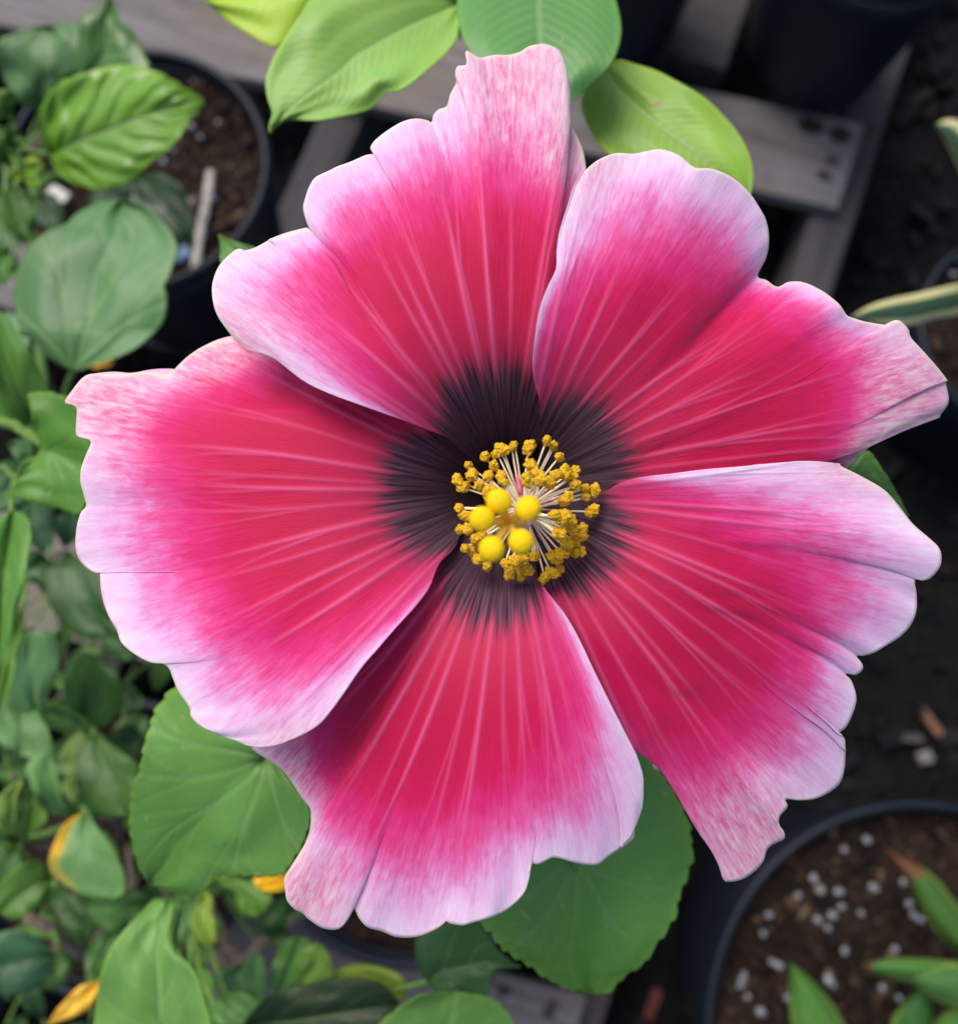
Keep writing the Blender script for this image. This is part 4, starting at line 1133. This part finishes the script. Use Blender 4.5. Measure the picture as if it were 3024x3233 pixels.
sleaf(T(5, (1500, 1225), (1400, 1235), (1300, 1242), (1290, 1265), (1320, 1300), (1390, 1315), (1460, 1305), (1520, 1280)), 0, 4, .42, (240, 200, 40), k=.95, arch=.002)
sleaf(T(5, (1150, 1860), (1085, 1800), (1090, 1750), (1160, 1700), (1245, 1680), (1250, 1780), (1230, 1860)), 0, 4, .46, (78, 128, 80))
sleaf(T(5, (1290, 1880), (1240, 1800), (1245, 1690), (1300, 1615), (1342, 1680), (1358, 1780), (1345, 1860)), 0, 3, .45, (88, 138, 88))
sleaf(T(5, (1150, 1840), (1230, 1830), (1330, 1900), (1280, 1990), (1120, 2000), (1060, 1900)), 0, 3, .43, (82, 134, 74))
sleaf(T(5, (970, 1690), (1060, 1720), (1080, 1800), (1100, 1990), (1040, 2010), (1020, 1850)), 0, 3, .44, (88, 138, 60))
sleaf(T(6, (110, 1470), (80, 1400), (100, 1300), (150, 1200), (220, 1170), (280, 1210), (280, 1330), (200, 1440)), 0, 4, .45, (78, 128, 66))
sleaf(T(6, (210, 1450), (200, 1350), (230, 1250), (300, 1210), (340, 1225), (375, 1290), (388, 1365), (300, 1410)), 0, 4, .44, (108, 152, 66))
sleaf(T(6, (380, 1370), (450, 1322), (550, 1310), (650, 1330), (720, 1370), (752, 1430), (745, 1472), (705, 1490), (640, 1440), (520, 1400)), 0, 6, .43, (112, 144, 44))
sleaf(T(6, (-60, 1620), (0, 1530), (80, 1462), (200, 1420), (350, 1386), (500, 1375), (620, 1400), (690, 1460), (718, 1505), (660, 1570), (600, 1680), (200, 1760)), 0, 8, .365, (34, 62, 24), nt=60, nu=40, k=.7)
sleaf(T(6, (930, 1760), (760, 1720), (640, 1650), (615, 1605), (700, 1530), (780, 1480), (870, 1450), (980, 1437), (1080, 1455), (1170, 1480), (1230, 1530), (1275, 1600), (1270, 1680), (1120, 1740)), 0, 7, .330, (96, 148, 72), nt=60, nu=40, teeth=14)
sleaf(T(6, (850, 1395), (815, 1350), (795, 1270), (800, 1180), (900, 1130), (1000, 1090), (1090, 1090), (1130, 1150), (1180, 1220), (1260, 1290), (1305, 1322), (1200, 1345), (1160, 1420), (1130, 1470), (1000, 1470), (890, 1445)), 0, 10, .350, (58, 102, 66), nt=60, nu=40, nveins=4, vstr=.7)
sleaf(T(9, (150, 790), (60, 1000), (0, 1250), (-30, 1500), (60, 1350), (110, 1150), (150, 950)), 0, 3, .40, (90, 142, 56))
sleaf(T(9, (480, 1760), (420, 1830), (390, 1980), (480, 2060), (480, 1900), (540, 1680), (510, 1620), (420, 1680), (370, 1800)), 0, 3, .49, (120, 152, 84))
sleaf(T(9, (160, 1400), (60, 1380), (-20, 1430), (-20, 1660), (120, 1760), (260, 1800), (330, 1760), (300, 1600), (240, 1480)), 0, 4, .45, (88, 136, 84))
rg = np.random.default_rng(77)
nfill = 0
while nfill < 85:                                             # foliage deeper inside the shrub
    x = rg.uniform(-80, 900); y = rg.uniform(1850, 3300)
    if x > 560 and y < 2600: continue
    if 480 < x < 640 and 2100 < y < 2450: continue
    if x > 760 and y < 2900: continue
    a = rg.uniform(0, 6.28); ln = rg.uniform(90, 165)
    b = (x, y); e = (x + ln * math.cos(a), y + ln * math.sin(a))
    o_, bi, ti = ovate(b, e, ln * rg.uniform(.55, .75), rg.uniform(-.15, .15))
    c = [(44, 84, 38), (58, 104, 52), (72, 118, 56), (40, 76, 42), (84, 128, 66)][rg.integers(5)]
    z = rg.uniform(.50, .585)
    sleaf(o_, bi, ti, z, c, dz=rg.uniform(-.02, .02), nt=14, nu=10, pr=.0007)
    nfill += 1

# ------------------------------------------------------------------ broad ribbed-leaf plant (top)
pb = np.array([pP[0].location.x, pP[0].location.y, pP[0].location.z + pP[2]])
top = Plant('ribbed_leaf_plant', 'plant with broad light green finely ribbed leaves above the top petal', 'plant', tuple(pb))
tipw = W(*T1(2, 1250, -420), .30)
top.stem([pb + [0, 0, -.01], pb * .6 + tipw * .4 + [0, .02, .03], tipw], .007, .0045, M_BARK)
P1o = T(2, (1110, 10), (1098, 110), (1085, 200), (1020, 290), (940, 360), (860, 430), (780, 480), (700, 500), (640, 570), (560, 600), (460, 620), (330, 640), (200, 640), (140, 662), (90, 706), (85, 660), (100, 600), (75, 520), (65, 430), (90, 340), (130, 260), (180, 180), (240, 90), (320, -20), (500, -130), (760, -170), (980, -110))
top.leaf(P1o, 0, 14, .305, .288, lc(132, 184, 92), kind='parallel', nveins=24, nt=110, nu=60, arch=.006, fold=.002, wave=.004, pr=.002)
P0o = T(2, (620, -260), (430, -80), (300, 20), (200, 170), (130, 245)) + T(1, (1520, 252), (1430, 202), (1330, 140), (1250, 82), (1170, 0), (1120, -120), (1300, -320))
top.leaf(P0o, 0, near_i(P0o, T1(1, 1170, 0)), .335, .335, lc(160, 200, 56), kind='parallel', nveins=20, nt=80, nu=44, pr=.0018)
P2o = T(2, (1530, -330), (1340, -250), (1160, -110), (1088, 0), (1090, 90), (1110, 180), (1140, 250), (1220, 360), (1340, 470), (1500, 580), (1600, 575), (1690, 545), (1760, 490), (1860, 400), (1920, 320), (1960, 200), (1955, 80), (1900, -90), (1780, -240))
top.leaf(P2o, 0, 9, .300, .268, lc(84, 148, 80), kind='parallel', nveins=22, nt=110, nu=60, arch=.008, fold=.002, pr=.002)
P3o = T(3, (280, 290), (350, 262), (430, 282), (520, 310), (600, 350), (690, 400), (760, 450), (820, 510), (880, 580), (920, 650), (945, 720), (950, 800), (930, 900), (760, 880), (560, 800), (400, 740), (310, 680), (250, 610), (210, 540), (190, 470), (200, 410), (240, 350))
top.leaf(P3o, 0, 12, .300, .282, lc(128, 176, 64), kind='parallel', nveins=22, nt=110, nu=60, fold=.002, pr=.002,
         yellow=(lc(150, 120, 60), lambda t, u: .8 * np.exp(-(((t - .36) / .016) ** 2 + ((u + .32) / .10) ** 2))))

# ------------------------------------------------------------------ variegated plant (right edge)
vb = np.array([pV[0].location.x, pV[0].location.y, pV[0].location.z + pV[2]])
var = Plant('variegated_plant', 'variegated plant with dark green straps edged in cream, at the right petal tip', 'plant', tuple(vb))
var.stem([vb + [0, 0, -.01], vb + [.002, 0, .05]], .006, .004)
VE = (lc(206, 208, 172), .50, .06)
V1o = T(3, (2100, 1300), (1980, 1330), (1859, 1395), (1760, 1412), (1650, 1442), (1560, 1442), (1450, 1430), (1380, 1408), (1460, 1358), (1560, 1324), (1700, 1294), (1859, 1256), (2000, 1225))
var.leaf(V1o, 0, 7, .560, .46, lc(40, 78, 62), kind='strap', edgecol=VE, fold=.006, arch=.02, nt=70, petiole=False)
V2o = T(12, (1330, 760), (1230, 560), (1160, 400), (1080, 230), (1005, 95), (1070, 60), (1170, 70), (1240, 160), (1330, 330), (1400, 560))
var.leaf(V2o, 0, 4, .640, .60, lc(40, 78, 62), kind='strap', edgecol=VE, fold=.006, arch=.012, nt=50, petiole=False)

# ------------------------------------------------------------------ strappy plant in the big pot (lower right)
bb = G(*T1(7, 2150, 1900), pB[0].location.z + pB[2])
br = Plant('strappy_plant', 'low plant with strappy green leaves scorched brown at the tips, in perlite soil', 'plant', tuple(bb))
br.stem([bb + [0, 0, -.01], bb + [0, 0, .03]], .012, .008)
TIP = srgb(150, 96, 66) * .7
def strap(pts, bi, ti, zb, zt, c, tipat=.86):
    br.leaf(pts, bi, ti, zb, zt, lc(*c), kind='strap', tipcol=(TIP, tipat), edgecol=(lc(128, 166, 88), .72, .2), fold=.010, arch=.012, nt=60, nu=20, petiole=False)
strap(T(7, (2100, 1760), (2020, 1640), (1930, 1540), (1830, 1480), (1740, 1390), (1660, 1250), (1590, 1120), (1470, 945), (1560, 1000), (1680, 1060), (1760, 1130), (1830, 1220), (1940, 1360), (2060, 1560)), 0, 7, .66, .63, (70, 118, 46), .74)
strap(T(7, (1420, 2300), (1150, 2150), (1010, 1950), (975, 1750), (980, 1555), (1060, 1610), (1150, 1700), (1220, 1790), (1300, 1930), (1440, 2150)), 0, 4, .62, .60, (84, 140, 60), .97)
strap(T(7, (2100, 1690), (1960, 1740), (1859, 1745), (1700, 1692), (1560, 1650), (1420, 1610), (1362, 1572), (1440, 1540), (1600, 1530), (1859, 1552), (2000, 1590)), 0, 6, .645, .60, (78, 134, 68), .93)
strap(T(7, (2100, 1820), (1980, 1840), (1859, 1800), (1740, 1750), (1640, 1680), (1600, 1632), (1700, 1590), (1859, 1560), (1990, 1620)), 0, 5, .64, .59, (84, 138, 72), .92)
strap(T(7, (1880, 2250), (1700, 2120), (1560, 1980), (1505, 1880), (1580, 1760), (1660, 1690), (1720, 1740), (1740, 1860), (1800, 1960), (1900, 2100)), 0, 5, .66, .62, (62, 118, 58), .97)
strap(T(7, (2080, 1980), (1900, 2040), (1760, 2000), (1700, 1930), (1760, 1840), (1900, 1780), (2060, 1820)), 0, 3, .65, .61, (74, 130, 60), .97)

# ------------------------------------------------------------------ small loose things
zs = pL[0].location.z + pL[2] + .007
a = G(*T1(1, 1200, 975), zs); b = G(*T1(1, 1112, 1570), zs)
p = resample([a, a * .72 + b * .28 + [.0012, 0, .0004], a * .4 + b * .6 + [-.0006, 0, .0004], b], 14)
rg = np.random.default_rng(3)
V, Fc = tube(p - a, .0040 * (1 + .2 * rg.uniform(-1, 1, 14)), 9)
V[:, 2] *= .8
o = obj('stick', mesh_from(V, Fc, name='stick'), plain('bleached_wood', srgb(196, 190, 180), .85, .2, 260, .55, .5, .001), None, tuple(a))
tag(o, 'bleached white stick lying on the dark soil beside the shrub', 'stick')
def chip(name, label, cat, c, z, sx, sy, sz, rot, mat):
    q = G(*c, z)
    bm = bmesh.new()
    bmesh.ops.create_cube(bm, size=1)
    bmesh.ops.bevel(bm, geom=bm.edges[:], offset=.16, segments=2, affect='EDGES', profile=.6)
    rg = np.random.default_rng(int(c[0]))
    for v in bm.verts:
        v.co += Vector(rg.uniform(-.04, .04, 3)); v.co.x *= sx; v.co.y *= sy; v.co.z *= sz
        v.co.z += .25 * sz * math.sin(v.co.x / sx * 3)
    me = bpy.data.meshes.new(name); bm.to_mesh(me); bm.free()
    o = obj(name, me, mat, None, (q[0], q[1], z + sz * .5))
    o.rotation_euler = (0, 0, rot)
    return tag(o, label, cat)
chip('plastic_scrap', 'small blue plastic scrap on the soil beside the white stick', 'scrap', T1(1, 1040, 1455), zs - .004, .014, .011, .004, .4, M_BLUE)
chip('plant_tag', 'short white plastic plant tag stuck in the soil under the bright leaf', 'plant tag', T1(1, 330, 1105), zs + .01, .019, .010, .0016, -.55, M_LABEL)
chip('bark_piece', 'pale brown bark piece on the black ground above the large pot', 'bark', T1(11, 510, 1500), GROUND_Z - .004, .030, .009, .006, -1.0, plain('pale_bark', srgb(128, 92, 74), .85, .2, 120, .4))
chip('pebble', 'small grey pebble on the black ground near the large pot', 'pebble', T1(11, 478, 1668), GROUND_Z - .004, .013, .012, .008, .3, plain('pebble', srgb(128, 126, 120), .8, .3, 160, .3))
chip('bark_strip', 'dull grey bark strip lying beside the pale brown bark piece', 'bark', T1(11, 370, 1570), GROUND_Z - .004, .040, .008, .006, -.1, plain('grey_bark', srgb(84, 80, 78), .85, .2, 120, .4))
chip('bark_flake', 'reddish bark flake on the ground between the pallet and large pot', 'bark', T1(7, 260, 1770), GROUND_Z - .004, .030, .010, .006, 1.2, plain('red_bark', srgb(116, 66, 56), .85, .2, 120, .4))
fo, bi, ti = ovate(T1(4, 470, 250), T1(4, 600, 250), 60 * .6)
fy = leaf_mesh(fo, bi, ti, .60, .60, YEL, (0, 0, 0), seed=9, nt=24, nu=16, arch=.002, fold=.003)
q = G(*T1(4, 535, 250), zs); ctr = np.array([v.co for v in fy.vertices]).mean(0)
for v in fy.vertices: v.co -= Vector(ctr)
for v in fy.vertices: v.co *= 1.2
o = obj('fallen_leaf', fy, M_LEAF, None, (q[0], q[1], zs + .004))
o.modifiers.new('thickness', 'SOLIDIFY').thickness = .0006
tag(o, 'small fallen yellow leaf on the soil below the big rounded leaf', 'leaf')
